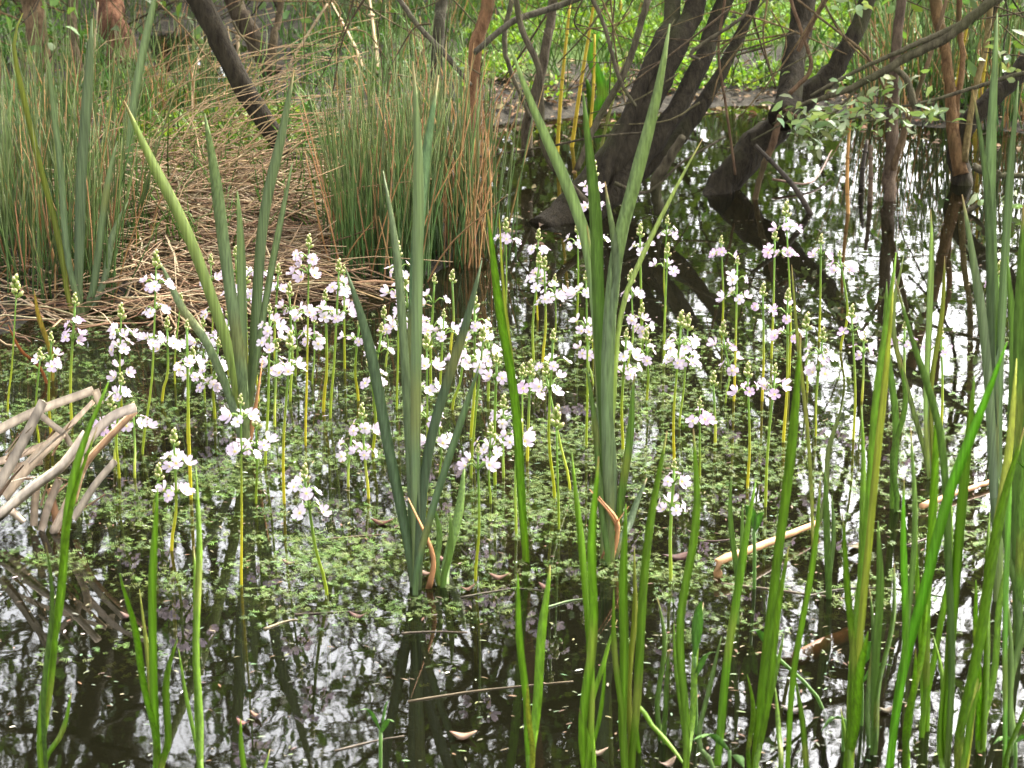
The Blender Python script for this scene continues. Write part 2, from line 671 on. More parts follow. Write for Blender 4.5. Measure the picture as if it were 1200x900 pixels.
kids_first = {}
protos = [woodland_tree(6.0, (0.035, 0.055, 0.016), 3), woodland_tree(5.2, (0.045, 0.07, 0.018), 3), woodland_tree(6.8, (0.032, 0.05, 0.016), 4)]
spots = [(-3.4, 9.4, 0), (-2.3, 10.6, 1), (-1.35, 9.0, 2), (-0.55, 11.2, 0), (0.2, 9.2, 1), (0.35, 10.8, 2), (0.3, 8.6, 1), (1.2, 11.6, 0),
         (3.2, 9.9, 0), (3.9, 12.4, 2), (-4.4, 12.5, 2), (-1.9, 13.0, 0), (0.6, 13.6, 0), (4.6, 10.4, 1), (-5.4, 9.6, 1), (5.6, 13.2, 0), (0.9, 15.2, 2), (-0.9, 15.0, 1)]
used = set()
for (x, y, k) in spots:
    o = protos[k] if k not in used else copy_tree(protos[k])
    used.add(k)
    o.location = (x, y, gz(x, y) - 0.03)
    o.rotation_euler = (0, 0, rng.uniform(0, 6.28))
    s = rng.uniform(0.85, 1.12)
    o.scale = (s, s, s)
    tag(o, 'slender leafy tree of the wood beyond the pond, mirrored in the water', 'tree', 'woodland trees beyond the pond')


def undergrowth_bush(h, wdt, leafcol, n):
    root = empty('woodland_bush', (0, 0, 0))
    br, cr, tips = MB(), MB(), []
    for _ in range(9):
        a = rng.uniform(0, 6.28)
        d = np.array([math.cos(a) * wdt, math.sin(a) * wdt * 0.6, h])
        d /= np.linalg.norm(d)
        grow(br, tips, np.array([math.cos(a) * 0.1, math.sin(a) * 0.1, 0.0]), d, h * rng.uniform(0.5, 0.8), 0.014, 2, (0.05, 0.042, 0.03))
    br.build('branches', M_BARK, root)
    crown_leaves(cr, tips, n, 0.09, 0.055, 0.024, leafcol)
    cr.build('crown', M_CROWN, root)
    return root


bushes = [undergrowth_bush(1.7, 0.8, (0.10, 0.16, 0.035), 5), undergrowth_bush(1.4, 1.0, (0.11, 0.17, 0.035), 5)]
for i_, (x, y) in enumerate([(-2.6, 8.2), (-1.7, 8.9), (-0.9, 8.3), (-0.15, 8.9), (0.6, 9.6), (1.0, 9.3), (1.2, 10.4), (-3.6, 9.2), (2.7, 9.0), (3.4, 8.8), (0.0, 7.9), (-1.3, 10.2)]):
    o = bushes[i_ % 2] if i_ < 2 else copy_tree(bushes[i_ % 2])
    o.location = (x, y, gz(x, y) - 0.03)
    o.rotation_euler = (0, 0, rng.uniform(0, 6.28))
    tag(o, 'leafy bush of the undergrowth beyond the pond, mirrored in the water', 'bush', 'bushes under the wood beyond the pond')

# ------------------------------------------------------------------ willows in view
BARK_D = (0.025, 0.020, 0.0125)
BARK_SUNLIT = (0.13, 0.075, 0.035)  # orange sunlight on the thin stems, painted into their bark colour


def px_limb(mb, Y, pts, col, m=14, dY=0.0, rough=0.075, n=None, ext=None):
    """a limb through photo places (x, y, width px) at depth Y (leaning dY away by its end); ext: (dx,dy,dz,r) metre steps beyond"""
    P, Rr = [], []
    L = len(pts)
    for i_, (x, y, wd) in enumerate(pts):
        p = atY(x, y, Y + dY * i_ / max(1, L - 1))
        P.append(p)
        Rr.append(wd * pxm(p) / 2)
    for (dx, dy, dz, r) in (ext or []):
        P.append(P[-1] + np.array([dx, dy, dz]))
        Rr.append(r)
    n = n or max(10, 8 * len(P))
    S = spline(P, n)
    cum = np.concatenate([[0], np.cumsum(np.linalg.norm(np.diff(np.array(P), axis=0), axis=1))])
    rad = np.interp(np.linspace(0, cum[-1], n), cum, Rr)
    S = S + rng.normal(size=S.shape) * (rad * 0.08)[:, None]
    mb.tube(S, rad, col, m=m, rough=rough)
    return S


def willow_top(root, ends, seed_len=0.5, per=2, leafcol=(0.07, 0.12, 0.03)):
    br, cr, tips = MB(), MB(), []
    for (p, d, r) in ends:
        for _ in range(4):
            nd = np.array(d) + rng.normal(size=3) * 0.5
            nd /= np.linalg.norm(nd)
            grow(br, tips, np.array(p), nd, seed_len * rng.uniform(0.8, 1.4), r * 0.7, 2, BARK_D)
    br.build('branches', M_BARK, root, loc=root.location)
    crown_leaves(cr, tips, per, 0.06, 0.045, 0.017, leafcol)
    cr.build('crown', M_CROWN, root, loc=root.location)


def willow_start(name, px, py, z=0.0):
    return empty(name, at(px, py, z))


# leaning twin-trunk willow rising from the water
t = willow_start('willow_tree', 668, 262)
Yw = float(t.location.y)
ends = []
for pts, ext in ((((636, 282, 60), (664, 258, 52), (718, 190, 42), (762, 112, 32), (798, 42, 26), (816, -2, 24)), [(0.12, 0.1, 0.4, 0.035), (0.1, 0.1, 0.45, 0.025)]),
                 (((690, 262, 30), (740, 200, 25), (790, 132, 22), (826, 62, 20), (850, -2, 19)), [(0.18, 0.12, 0.38, 0.03), (0.2, 0.1, 0.4, 0.02)]),
                 (((684, 262, 20), (745, 208, 18), (800, 155, 20), (845, 84, 14), (882, 6, 12)), [(0.12, 0.1, 0.3, 0.014), (0.1, 0.05, 0.3, 0.01)]),
                 (((690, 250, 16), (730, 150, 17), (772, 50, 19), (788, -2, 19)), [(0.02, 0.2, 0.4, 0.028), (-0.05, 0.15, 0.45, 0.02)])):
    mb = MB()
    S = px_limb(mb, Yw + rng.uniform(0, 0.08), pts, BARK_D, dY=0.25, ext=ext)
    mb.build('trunk', M_BARK, t, loc=t.location)
    ends.append((S[-1], S[-1] - S[-4], 0.02))
mb = MB()
for pts in (((800, 160, 9), (782, 190, 12), (768, 215, 13), (772, 250, 12)), ((690, 240, 9), (640, 180, 8), (632, 84, 8), (612, 36, 8), (604, -6, 7)),
            ((676, 200, 7), (700, 142, 8), (734, 80, 8), (760, -2, 8)), ((745, 125, 4), (726, 92, 5), (708, 30, 5), (692, -6, 6)),
            ((765, 155, 3), (700, 160, 3), (640, 172, 3), (545, 186, 3)), ((720, 215, 6), (758, 225, 4), (800, 190, 3), (850, 160, 3)),
            ((820, 70, 4), (812, 60, 5), (870, 20, 4), (880, -4, 4))):
    px_limb(mb, Yw - 0.02, pts, (0.07, 0.058, 0.038), m=6, dY=0.05, rough=0.03)
mb.build('branch', M_BARK, t, loc=t.location)
willow_top(t, ends, 0.55, 1)
tag(t, 'dark many-trunked willow leaning over the water behind the tall V-shaped cattail', 'tree')

# willow leaning out of the water, with an upright stem
t = willow_start('willow_tree', 842, 228)
Yw = float(t.location.y)
ends = []
for pts, ext in ((((824, 246, 33), (842, 226, 35), (880, 176, 36), (925, 132, 31), (968, 92, 24), (998, 46, 20), (1016, -2, 18)), [(0.1, 0.1, 0.35, 0.026), (0.12, 0.1, 0.4, 0.018)]),
                 (((916, 142, 34), (926, 108, 27), (931, 60, 25), (941, -2, 26)), [(0.0, 0.15, 0.45, 0.032), (-0.1, 0.1, 0.5, 0.022)])):
    mb = MB()
    S = px_limb(mb, Yw, pts, BARK_D, m=14, dY=0.2, ext=ext)
    mb.build('trunk', M_BARK, t, loc=t.location)
    ends.append((S[-1], S[-1] - S[-4], 0.02))
ends = ends[:1]
mb = MB()
for pts in (((925, 110, 5), (950, 80, 5), (940, 40, 4), (925, -4, 4)), ((935, 60, 6), (956, 20, 6), (970, -4, 6)), ((862, 205, 3), (850, 120, 3), (842, 60, 3), (850, -4, 3)),
            ((915, 135, 8), (905, 170, 9), (893, 200, 7), (880, 256, 8)), ((918, 128, 5), (938, 140, 5))):
    px_limb(mb, Yw - 0.04, pts, (0.12, 0.075, 0.045), m=6)
mb.build('branch', M_BARK, t, loc=t.location)
willow_top(t, ends, 0.5, 1)
tag(t, 'dark willow trunk leaning out of the water, with one upright stem', 'tree')

# right-hand willow with stems painted sunlit orange and the leafy branch
t = willow_start('willow_tree', 1130, 216)
Yw = float(t.location.y)
ends = []
for pts, ext, col in ((((1132, 232, 26), (1124, 196, 24), (1122, 168, 22), (1150, 128, 22), (1178, 102, 22), (1204, 74, 23), (1262, -4, 24)), [(0.2, 0.1, 0.35, 0.035), (0.18, 0.1, 0.4, 0.024)], BARK_D),
                      (((1126, 205, 18), (1116, 150, 13), (1112, 90, 12), (1103, 36, 13), (1096, -4, 13)), [(-0.05, 0.1, 0.45, 0.018), (0.03, 0.1, 0.5, 0.012)], BARK_SUNLIT),
                      (((1128, 205, 12), (1120, 140, 8), (1128, 70, 7), (1124, -4, 7)), [(0.0, 0.1, 0.5, 0.01)], BARK_SUNLIT),
                      (((1130, 190, 9), (1140, 120, 7), (1156, 50, 7), (1162, -4, 7)), [(0.05, 0.1, 0.5, 0.01)], (0.16, 0.12, 0.05))):
    mb = MB()
    S = px_limb(mb, Yw, pts, col, dY=0.1, ext=ext)
    mb.build('trunk', M_BARK, t, loc=t.location)
    ends.append((S[-1], S[-1] - S[-3], 0.014))
mb = MB()
sprays = []
for pts in (((1262, -6, 14), (1215, -30, 13), (1163, 2, 12), (1108, 44, 12), (1064, 66, 11), (1028, 88, 9), (985, 108, 7), (936, 124, 4), (905, 146, 2)),
            ((1130, 26, 7), (1090, 44, 7), (1050, 62, 6), (1018, 76, 5), (975, 98, 4), (950, 112, 3)),
            ((1046, 78, 7), (1062, 92, 8), (1070, 118, 9), (1072, 128, 5)), ((1010, 92, 3), (980, 130, 3), (930, 140, 2), (880, 165, 2)),
            ((1080, 60, 3), (1010, 100, 3), (990, 120, 2), (960, 128, 2)), ((1204, 84, 6), (1150, 100, 5), (1090, 118, 4), (1040, 128, 3), (960, 150, 2)),
            ((1140, 195, 10), (1165, 205, 8), (1200, 206, 6)), ((1128, 250, 6), (1150, 236, 6), (1172, 200, 8))):
    sprays.append(px_limb(mb, Yw - 0.25, pts, (0.075, 0.065, 0.04), m=7, rough=0.03))
mb.build('branch', M_BARK, t, loc=t.location)
lf = MB()
lp = []
for _ in range(46):                                           # twigs hung with grey-green leaves
    c = random.choice(((970, 112), (955, 130), (1010, 125), (950, 140), (985, 140), (1055, 130), (1040, 105), (1020, 140), (965, 160)))
    x0, y0 = c[0] + random.gauss(0, 22), c[1] + random.gauss(0, 9)
    for k in range(4):
        lp.append((x0 + random.gauss(0, 11), y0 + random.gauss(0, 8), Yw - 0.28 + random.gauss(0, 0.06)))
for _ in range(14):
    c = random.choice(((1165, 70), (1185, 50), (1180, 95), (1175, 225), (1185, 250), (1178, 270), (1140, 8), (1000, 6)))
    for k in range(3):
        lp.append((c[0] + random.gauss(0, 14), c[1] + random.gauss(0, 9), Yw - 0.3 + random.gauss(0, 0.06)))
P = np.array([atY(*q) for q in lp])
n = len(P)
d = rdirs(n)
d[:, 2] = d[:, 2] * 0.4 - 0.15
leaf_block(lf, P, rng.uniform(0.018, 0.034, n), rng.uniform(0.008, 0.014, n), d, rdirs(n, 0.8), jitter_cols((0.15, 0.20, 0.09), n, 0.3, 0.12), bend=0.2)
lf.build('foliage', M_WILLOW, t, loc=t.location)
willow_top(t, ends[:1], 0.35, 1)
tag(t, 'willow with grey-green leafy branch and thin stems painted sunlit orange standing in bright water', 'tree')

# slim upright stem in the bright water
t = willow_start('willow_sapling', 1042, 236)
mb = MB()
S = px_limb(mb, float(t.location.y), ((1041, 250, 16), (1042, 225, 16), (1045, 187, 16), (1048, 90, 13), (1057, -3, 12)), (0.085, 0.06, 0.042), ext=[(0.03, 0.05, 0.4, 0.015), (0.02, 0.05, 0.5, 0.01)], dY=0.1)
mb.build('trunk', M_BARK, t, loc=t.location)
mb = MB()
px_limb(mb, float(t.location.y), ((1046, 200, 9), (1058, 160, 9), (1075, 110, 6), (1095, 50, 5), (1110, -4, 5)), (0.12, 0.08, 0.045), m=6)
px_limb(mb, float(t.location.y), ((1044, 120, 5), (1030, 90, 4), (1010, 60, 4), (960, 20, 3), (930, -4, 3)), (0.12, 0.08, 0.045), m=6)
mb.build('branch', M_BARK, t, loc=t.location)
willow_top(t, [(S[-1], (0, 0, 1), 0.01)], 0.35, 1)
tag(t, 'slim straight sapling standing in the bright patch of water', 'tree')

# trunks at the left and centre, on the bank
for (bx, by, lim, cats) in (
    (352, 206, [(((356, 214, 28), (340, 186, 24), (302, 128, 24), (266, 64, 24), (232, -3, 27)), BARK_D, [(-0.2, 0.1, 0.4, 0.03), (-0.15, 0.1, 0.5, 0.02)])],
     'bare dark trunk slanting from the straw bank up and away to the left'),
    (318, 84, [(((320, 90, 26), (306, 62, 22), (286, 24, 20), (272, -6, 20)), (0.06, 0.045, 0.03), [(-0.15, 0.1, 0.4, 0.025), (-0.1, 0.1, 0.5, 0.015)]),
               (((316, 86, 14), (322, 40, 9), (330, -4, 8)), (0.08, 0.06, 0.035), [(0.05, 0.1, 0.5, 0.01)])],
     'short-looking dark trunk behind the slanting one, at the back pool edge'),
    (48, 84, [(((50, 92, 28), (46, 60, 24), (40, 20, 26), (36, -4, 27)), (0.12, 0.08, 0.045), [(-0.05, 0.1, 0.45, 0.04), (0, 0.1, 0.5, 0.03)])],
     'brown trunk nearest the left edge, behind the rushes'),
    (92, 88, [(((94, 96, 16), (88, 60, 13), (84, 20, 11), (86, -4, 11)), (0.10, 0.075, 0.045), [(0.02, 0.1, 0.5, 0.015)])],
     'thin pale-brown trunk between the two thick trunks behind the rushes'),
    (146, 74, [(((150, 82, 42), (142, 54, 34), (132, 16, 32), (128, -4, 33)), (0.15, 0.075, 0.045), [(-0.02, 0.1, 0.45, 0.05), (0.05, 0.1, 0.5, 0.035)])],
     'thick reddish-brown trunk beside the small back pool'),
    (512, 150, [(((510, 170, 16), (512, 80, 15), (516, 20, 14), (518, -4, 14)), (0.05, 0.045, 0.03), [(0.02, 0.1, 0.5, 0.015), (0.05, 0.1, 0.5, 0.01)])],
     'upright dark stem rising through the middle of the rush tussock'),
    (552, 200, [(((546, 215, 13), (551, 140, 13), (558, 52, 15), (572, -4, 15)), (0.15, 0.08, 0.04), [(0.06, 0.1, 0.5, 0.018), (0.05, 0.1, 0.5, 0.01)]),
                (((556, 62, 7), (600, 26, 8), (640, 12, 8), (690, -6, 8)), (0.08, 0.07, 0.05), []),
                (((552, 100, 5), (520, 62, 7), (490, 30, 6), (466, -4, 6)), (0.08, 0.07, 0.05), [])],
     'brown stem with an arching grey bough beside the rush tussock'),
    (622, 176, [(((618, 184, 15), (619, 140, 12), (634, 84, 11), (642, 40, 11), (648, -4, 11)), (0.075, 0.06, 0.04), [(0.05, 0.1, 0.5, 0.015), (0.05, 0.1, 0.5, 0.01)]),
                (((622, 140, 4), (592, 60, 6), (600, -4, 6)), (0.08, 0.07, 0.045), [])],
     'thin grey-brown stem in the narrow inlet before the green bank'),
):
    b = at(bx, by, 0.05)
    t = empty('willow_tree', b)
    ends = []
    for pts, col, ext in lim:
        mb = MB()
        S = px_limb(mb, float(b[1]), pts, col, dY=0.08, ext=ext)
        mb.build('trunk' if ext else 'bough', M_BARK, t, loc=t.location)
        if ext:
            ends.append((S[-1], S[-1] - S[-3], 0.014))
    willow_top(t, ends, 0.5, 2)
    tag(t, cats, 'tree')

# ------------------------------------------------------------------ yellow and dead standing stalks
stalks = [  # px base x,y, top x,y, width, colour, label
    (652, 178, 668, 4, 5, 'y', 'bright yellow stalk, leftmost of three by the willow base'),
    (668, 172, 698, -8, 5, 'y', 'bright yellow stalk, middle one of three by the willow base'),
    (690, 150, 697, 40, 4, 'y', 'short yellow stalk, last of three by the willow base'),
    (724, 44, 728, -6, 4, 'y', 'thin yellow stalk on the green bank above the willow'),
    (700, 178, 735, 60, 4, 'g', 'olive stalk leaning beside the yellow stalks'),
    (443, 116, 432, -8, 9, 'p', 'broad pale dead reed standing above the rush tussock'),
    (432, 106, 388, 2, 6, 'p', 'pale bent dead reed arching left above the rush tussock'),
    (280, 74, 277, 6, 6, 'p', 'orange-buff dead reed in front of the slanting trunk'),
    (552, 290, 556, 160, 4, 'o', 'rusty stalk standing at the tussock edge'),
    (318, 106, 384, 4, 4, 'p', 'whitish broken stalk leaning across the back pool'),
    (114, 118, 115, 2, 3, 'p', 'pale thin stalk between the far-left trunks'),
    (90, 96, 96, 60, 5, 'o', 'short orange stalk at the foot of the thin trunk'),
    (1110, 150, 1136, 20, 4, 'y', 'yellow stalk beside the sunlit-orange willow stems'),
    (1140, 152, 1162, 10, 6, 'y', 'stout yellow stalk right of the sunlit-orange stems'),
    (1166, 150, 1170, 20, 4, 'g', 'olive stalk at the far bank by the right edge'),
    (995, 250, 998, 112, 5, 'o', 'buff stalk hanging below the leafy willow branch'),
    (1020, 236, 1020, 170, 7, 'b', 'grey-brown dead stub beside the slim sapling'),
    (1010, 220, 1016, 165, 7, 'd', 'dark short stub beside the slim sapling'),
    (960, 250, 885, 170, 8, 'd', 'dark crooked stick slanting in the water between the willows'),
    (655, 84, 700, 72, 6, 'o', 'fallen orange stalk lying on the green bank'),
]
SC_ = {'y': (0.42, 0.31, 0.03), 'g': (0.16, 0.17, 0.04), 'p': (0.46, 0.34, 0.2), 'o': (0.36, 0.19, 0.06), 'd': (0.045, 0.035, 0.025), 'b': (0.11, 0.075, 0.045)}
for (x0, y0, x1, y1, wd, ck, lab) in stalks:
    b = at(x0, y0, 0.0)
    Yb = float(b[1])
    pts = [atY(x0, y0, Yb) - np.array([0, 0, 0.03]), atY(x0 * .6 + x1 * .4 + random.gauss(0, 2), y0 * .6 + y1 * .4, Yb), atY(x1, y1, Yb + 0.03)]
    k = pxm(b)
    mb = MB()
    c = np.array(SC_[ck])
    cc = np.linspace(1.1, 0.8, 12)[:, None] * c
    if ck == 'p' and wd > 4:
        mb.blade(spline(pts, 12), np.linspace(1, 0.55, 12) * wd * k / 2, cc, yaw=0.3, thick=0.3, twist=0.9)
    else:
        mb.tube(spline(pts, 12), np.linspace(1, 0.6, 12) * wd * k / 2, cc, m=6)
    for q in range(3, 12, 3):
        mb.tube(spline(pts, 12)[q] + np.array([[0, 0, -0.003], [0, 0, 0], [0, 0, 0.003]]), np.array([0.42, 0.52, 0.42]) * wd * k, c * 0.7, m=6)
    tag(mb.build('dead_stalk', M_STRAW, loc=b), lab, 'dead stalk', 'dead and yellow stalks about the willows')

willows = [o for o in COL.objects if o.name.startswith('willow_tree')]
for o in willows:
    bx_ = 600 + F * float(o.location.x) / float(np.dot(np.array(o.location) - CP, FW))
    by_ = 225 if bx_ > 640 else 150
    Yt = float(o.location.y)
    for _ in range(18 if bx_ > 600 else 14):
        mb = MB()
        x0 = bx_ + random.gauss(70 if bx_ > 600 else 0, 75)
        y0 = random.uniform(-30, 150)
        L_ = random.uniform(50, 190)
        a_ = random.choice((random.gauss(-1.3, 0.5), random.gauss(-0.4, 0.4), random.gauss(-2.6, 0.4)))
        x1, y1 = x0 + L_ * math.cos(a_), y0 + L_ * math.sin(a_)
        mx_, my_ = (x0 + x1) / 2 + random.gauss(0, 12), (y0 + y1) / 2 + random.gauss(0, 10)
        w_ = random.uniform(1.2, 3.2)
        px_limb(mb, Yt + random.gauss(0.05, 0.12), ((x0, y0, w_ * 0.5), (mx_, my_, w_ * 0.8), (x1, y1, w_)), random.choice(((0.10, 0.085, 0.045), (0.07, 0.05, 0.03), (0.16, 0.11, 0.055))), m=5, rough=0.0, n=10)
        mb.build('twig', M_BARK, o, loc=o.location)

# ------------------------------------------------------------------ rush tussocks
def rush_tussock(px0, px1, pyb, n, h0, h1, label, deadf=0.2, depth=0.22, lean=0.12, r=0.0013):
    a, b = at(px0, pyb, 0.03), at(px1, pyb, 0.03)
    c = (a + b) / 2
    root = empty('rush_tussock', (c[0], c[1], 0.02))
    gm, dm = MB(), MB()
    for _ in range(n):
        u = rng.uniform(0, 1)
        p = a * (1 - u) + b * u
        p = p + np.array([rng.normal() * 0.02, rng.uniform(-0.03, depth), 0])
        p[2] = gz(p[0], p[1]) - 0.02
        hh = rng.uniform(h0, h1)
        d = np.array([(u - 0.5) * 1.6 * lean + rng.normal() * lean, rng.normal() * lean, 1.0])
        d /= np.linalg.norm(d)
        bend = rng.normal(size=3) * 0.05 * hh
        dead = rng.uniform() < deadf
        if dead:
            bend *= 2.4
            d[2] *= rng.uniform(0.5, 1.0)
        S = spline([p, p + d * hh * 0.5 + bend * 0.3, p + d * hh + bend], 7)
        if dead:
            col = jitter_cols((0.30, 0.17, 0.07), 1, 0.35)[0]
        else:
            g0 = jitter_cols((0.05, 0.10, 0.022), 1, 0.45, 0.2)[0]
            g1 = jitter_cols((0.13, 0.15, 0.04), 1, 0.3, 0.15)[0]
            tt = np.linspace(0, 1, 7)[:, None] ** 2
            col = g0 * (1 - tt) + g1 * tt
        (dm if dead else gm).tube(S, np.array([1, 1, 1, .95, .85, .65, .15]) * r * rng.uniform(0.75, 1.35), col, m=4)
    tag(gm.build('green_stems', M_RUSH, root, loc=root.location), kind='stuff')
    tag(dm.build('dead_stems', M_STRAW, root, loc=root.location), kind='stuff')
    return tag(root, label, 'rushes', 'rush tussocks on the bank')


rush_tussock(-60, 128, 338, 480, 0.14, 0.35, 'dense green rush tussock at the left edge, beside the straw bank', 0.24, 0.3)
rush_tussock(-40, 110, 240, 260, 0.14, 0.34, 'taller paler rushes standing behind the left-edge tussock', 0.3, 0.5)
rush_tussock(392, 495, 306, 400, 0.17, 0.39, 'dense dark-green rush tussock with its foot in the water, centre bank', 0.24, 0.24, lean=0.075)
rush_tussock(490, 572, 290, 230, 0.14, 0.4, 'browner rush tussock with many dead stems, next to the inlet', 0.5, 0.3, lean=0.075)
rush_tussock(400, 560, 200, 150, 0.15, 0.36, 'loose rushes behind the centre tussock, under the pale reeds', 0.4, 0.4)
rush_tussock(1020, 1150, 132, 170, 0.22, 0.42, 'thin rushes along the far bank behind the slim sapling', 0.35, 0.3, 0.1)
rush_tussock(1150, 1260, 140, 150, 0.22, 0.42, 'thin rushes along the far bank at the right edge', 0.35, 0.3, 0.1)
rush_tussock(160, 260, 165, 130, 0.12, 0.25, 'short sparse rushes at the edge of the small back pool', 0.4, 0.2)
rush_tussock(560, 740, 30, 150, 0.12, 0.3, 'sparse grassy rushes at the back of the green bank', 0.35, 0.5)
rush_tussock(840, 1100, 20, 220, 0.15, 0.4, 'green rushes beyond the bank behind the leaning willow', 0.2, 0.5)
rush_tussock(-20, 210, 40, 200, 0.12, 0.3, 'green rushes among the left trunks', 0.25, 0.6)
rush_tussock(340, 560, 60, 180, 0.12, 0.35, 'tall rushes on the far side, above the centre tussock', 0.35, 0.6)

# ------------------------------------------------------------------ dead straw, bank greenery, leaf litter
st = MB()
for _ in range(1250):
    if rng.uniform() < 0.8:
        x, y = rng.normal(265, 75), rng.normal(285, 42)
    else:
        x, y = rng.uniform(-30, 400), rng.normal(340, 22)
    if y > 382 - x * 0.12 or y < 205 or x > 415:
        continue
    p = at(x, y, 0.03)
    mound = 0.03 * math.exp(-((x - 250) / 130) ** 2 - ((y - 250) / 70) ** 2)
    p[2] = max(gz(p[0], p[1]), 0.0) + rng.uniform(0.0, 0.035) + mound
    L = rng.uniform(0.10, 0.38)
    a = rng.normal(0.0, 0.75) + (math.pi if rng.uniform() < 0.5 else 0)
    el = rng.normal(0.10, 0.24)
    d = np.array([math.cos(a) * math.cos(el), math.sin(a) * math.cos(el), math.sin(el)])
    sag = np.array([0, 0, -0.12 * L * rng.uniform(0, 1.5)])
    S = spline([p - d * L / 2 + sag, p + np.array([0, 0, 0.02 * L]), p + d * L / 2 + sag], 7)
    S[:, 2] = np.maximum(S[:, 2], 0.004)
    col = jitter_cols(random.choice([(0.19, 0.115, 0.06), (0.27, 0.18, 0.095), (0.13, 0.08, 0.045), (0.24, 0.17, 0.10), (0.38, 0.29, 0.17)]), 1, 0.3, 0.08)[0]
    if rng.uniform() < 0.4:                               # flattened sedge blades among the stems
        st.blade(S + rng.normal(size=(7, 3)) * 0.002, np.linspace(1, 0.3, 7) * rng.uniform(0.002, 0.0034), col, yaw=rng.uniform(0, 3.1), thick=0.15, twist=rng.normal(0, 1.5))
    else:
        st.tube(S + rng.normal(size=(7, 3)) * 0.0015, np.linspace(1, 0.5, 7) * rng.uniform(0.0009, 0.0019), col, m=4)
for _ in range(170):                                      # drier, steeper stems over the heap
    x, y = rng.normal(170, 60), rng.normal(200, 60)
    p = at(x, min(max(y, 120), 330), 0.05)
    p[2] = max(gz(p[0], p[1]), 0)
    L = rng.uniform(0.2, 0.5)
    a = rng.normal(0.3, 0.7)
    el = rng.uniform(0.1, 0.8)
    d = np.array([math.cos(a) * math.cos(el), math.sin(a) * 0.5, math.sin(el)])
    S = spline([p, p + d * L * 0.6, p + d * L + np.array([0.03, 0, -0.06])], 8)
    st.tube(S, np.linspace(1, 0.4, 8) * 0.0015, jitter_cols((0.28, 0.19, 0.10), 1, 0.3, 0.08)[0], m=4)
tag(st.build('dead_straw', M_STRAW), 'tangled brown dead straw heaped along the muddy bank', 'straw', kind='stuff')


def scatter_px(n, x0, x1, y0, y1):
    return np.stack([rng.uniform(x0, x1, n), rng.uniform(y0, y1, n)], -1)


gc = MB()
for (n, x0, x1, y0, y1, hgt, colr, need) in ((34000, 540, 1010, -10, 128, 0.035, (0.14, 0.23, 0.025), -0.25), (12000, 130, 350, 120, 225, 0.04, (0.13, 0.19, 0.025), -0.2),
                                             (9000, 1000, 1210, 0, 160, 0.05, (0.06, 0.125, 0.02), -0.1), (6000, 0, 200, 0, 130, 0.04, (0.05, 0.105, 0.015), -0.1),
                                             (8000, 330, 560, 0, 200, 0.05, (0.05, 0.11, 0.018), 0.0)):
    q = scatter_px(n, x0, x1, y0, y1)
    P = np.array([at(a, b, 0.05) for a, b in q])
    P[:, 2] = land_height(P[:, :2])
    k = vnoise(P[:, :2], 3.2, 21.0) + 0.5 * vnoise(P[:, :2], 9, 4.0)
    P = P[(P[:, 2] > 0.018) & (k > need)]
    k = vnoise(P[:, :2], 8.0, 2.0)
    n = len(P)
    P[:, 2] += rng.uniform(0, hgt, n) * (0.6 + np.clip(k, -0.5, 1))
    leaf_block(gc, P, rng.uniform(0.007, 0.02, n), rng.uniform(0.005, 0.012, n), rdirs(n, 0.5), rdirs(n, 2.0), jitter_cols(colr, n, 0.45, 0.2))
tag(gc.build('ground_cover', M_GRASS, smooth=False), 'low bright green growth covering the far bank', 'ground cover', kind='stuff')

gr = MB()
for (n, x0, x1, y0, y1, h0, h1) in ((1500, 540, 1010, 0, 128, 0.04, 0.12), (1100, 130, 400, 120, 300, 0.04, 0.14), (1200, 1000, 1220, 0, 160, 0.08, 0.25), (800, 0, 560, 0, 120, 0.06, 0.2)):
    for (a, b) in scatter_px(n, x0, x1, y0, y1):
        p = at(a, b, 0.05)
        p[2] = gz(p[0], p[1])
        if p[2] < 0.015 or random.random() < 0.25:
            continue
        hh = rng.uniform(h0, h1)
        d = rdirs(1, 2.5)[0]
        S = spline([p, p + d * hh * 0.6, p + d * hh + rng.normal(size=3) * 0.2 * hh], 5)
        gr.blade(S, np.array([1, 1, .8, .5, .05]) * 0.0018, jitter_cols((0.085, 0.16, 0.025), 1, 0.4, 0.2)[0], yaw=rng.uniform(-1.2, 1.2))
tag(gr.build('grass', M_GRASS), 'fine green grass blades on the banks', 'grass', kind='stuff')

lt = MB()
q = np.vstack([scatter_px(700, 380, 700, 100, 300), scatter_px(900, 0, 1200, 0, 200), scatter_px(500, 150, 400, 180, 360), scatter_px(2600, 540, 1230, 100, 160)])
P = np.array([at(a, b, 0.03) for a, b in q])
P[:, 2] = land_height(P[:, :2]) + 0.006
P = P[(P[:, 2] > 0.012) | ((P[:, 2] > -0.08) & (rng.uniform(size=len(P)) < 0.12))]
P[:, 2] = np.maximum(P[:, 2], 0.003)
n = len(P)
leaf_block(lt, P, rng.uniform(0.010, 0.03, n), rng.uniform(0.005, 0.014, n), np.column_stack([rng.normal(size=(n, 2)), rng.normal(size=n) * 0.15]), rdirs(n, 3), jitter_cols((0.12, 0.078, 0.04), n, 0.7, 0.15), 0.25)
tag(lt.build('leaf_litter', M_STRAW), 'brown fallen leaves scattered on the bank', 'leaf litter', kind='stuff')

# ------------------------------------------------------------------ feathery water weed at the surface
wd = MB()


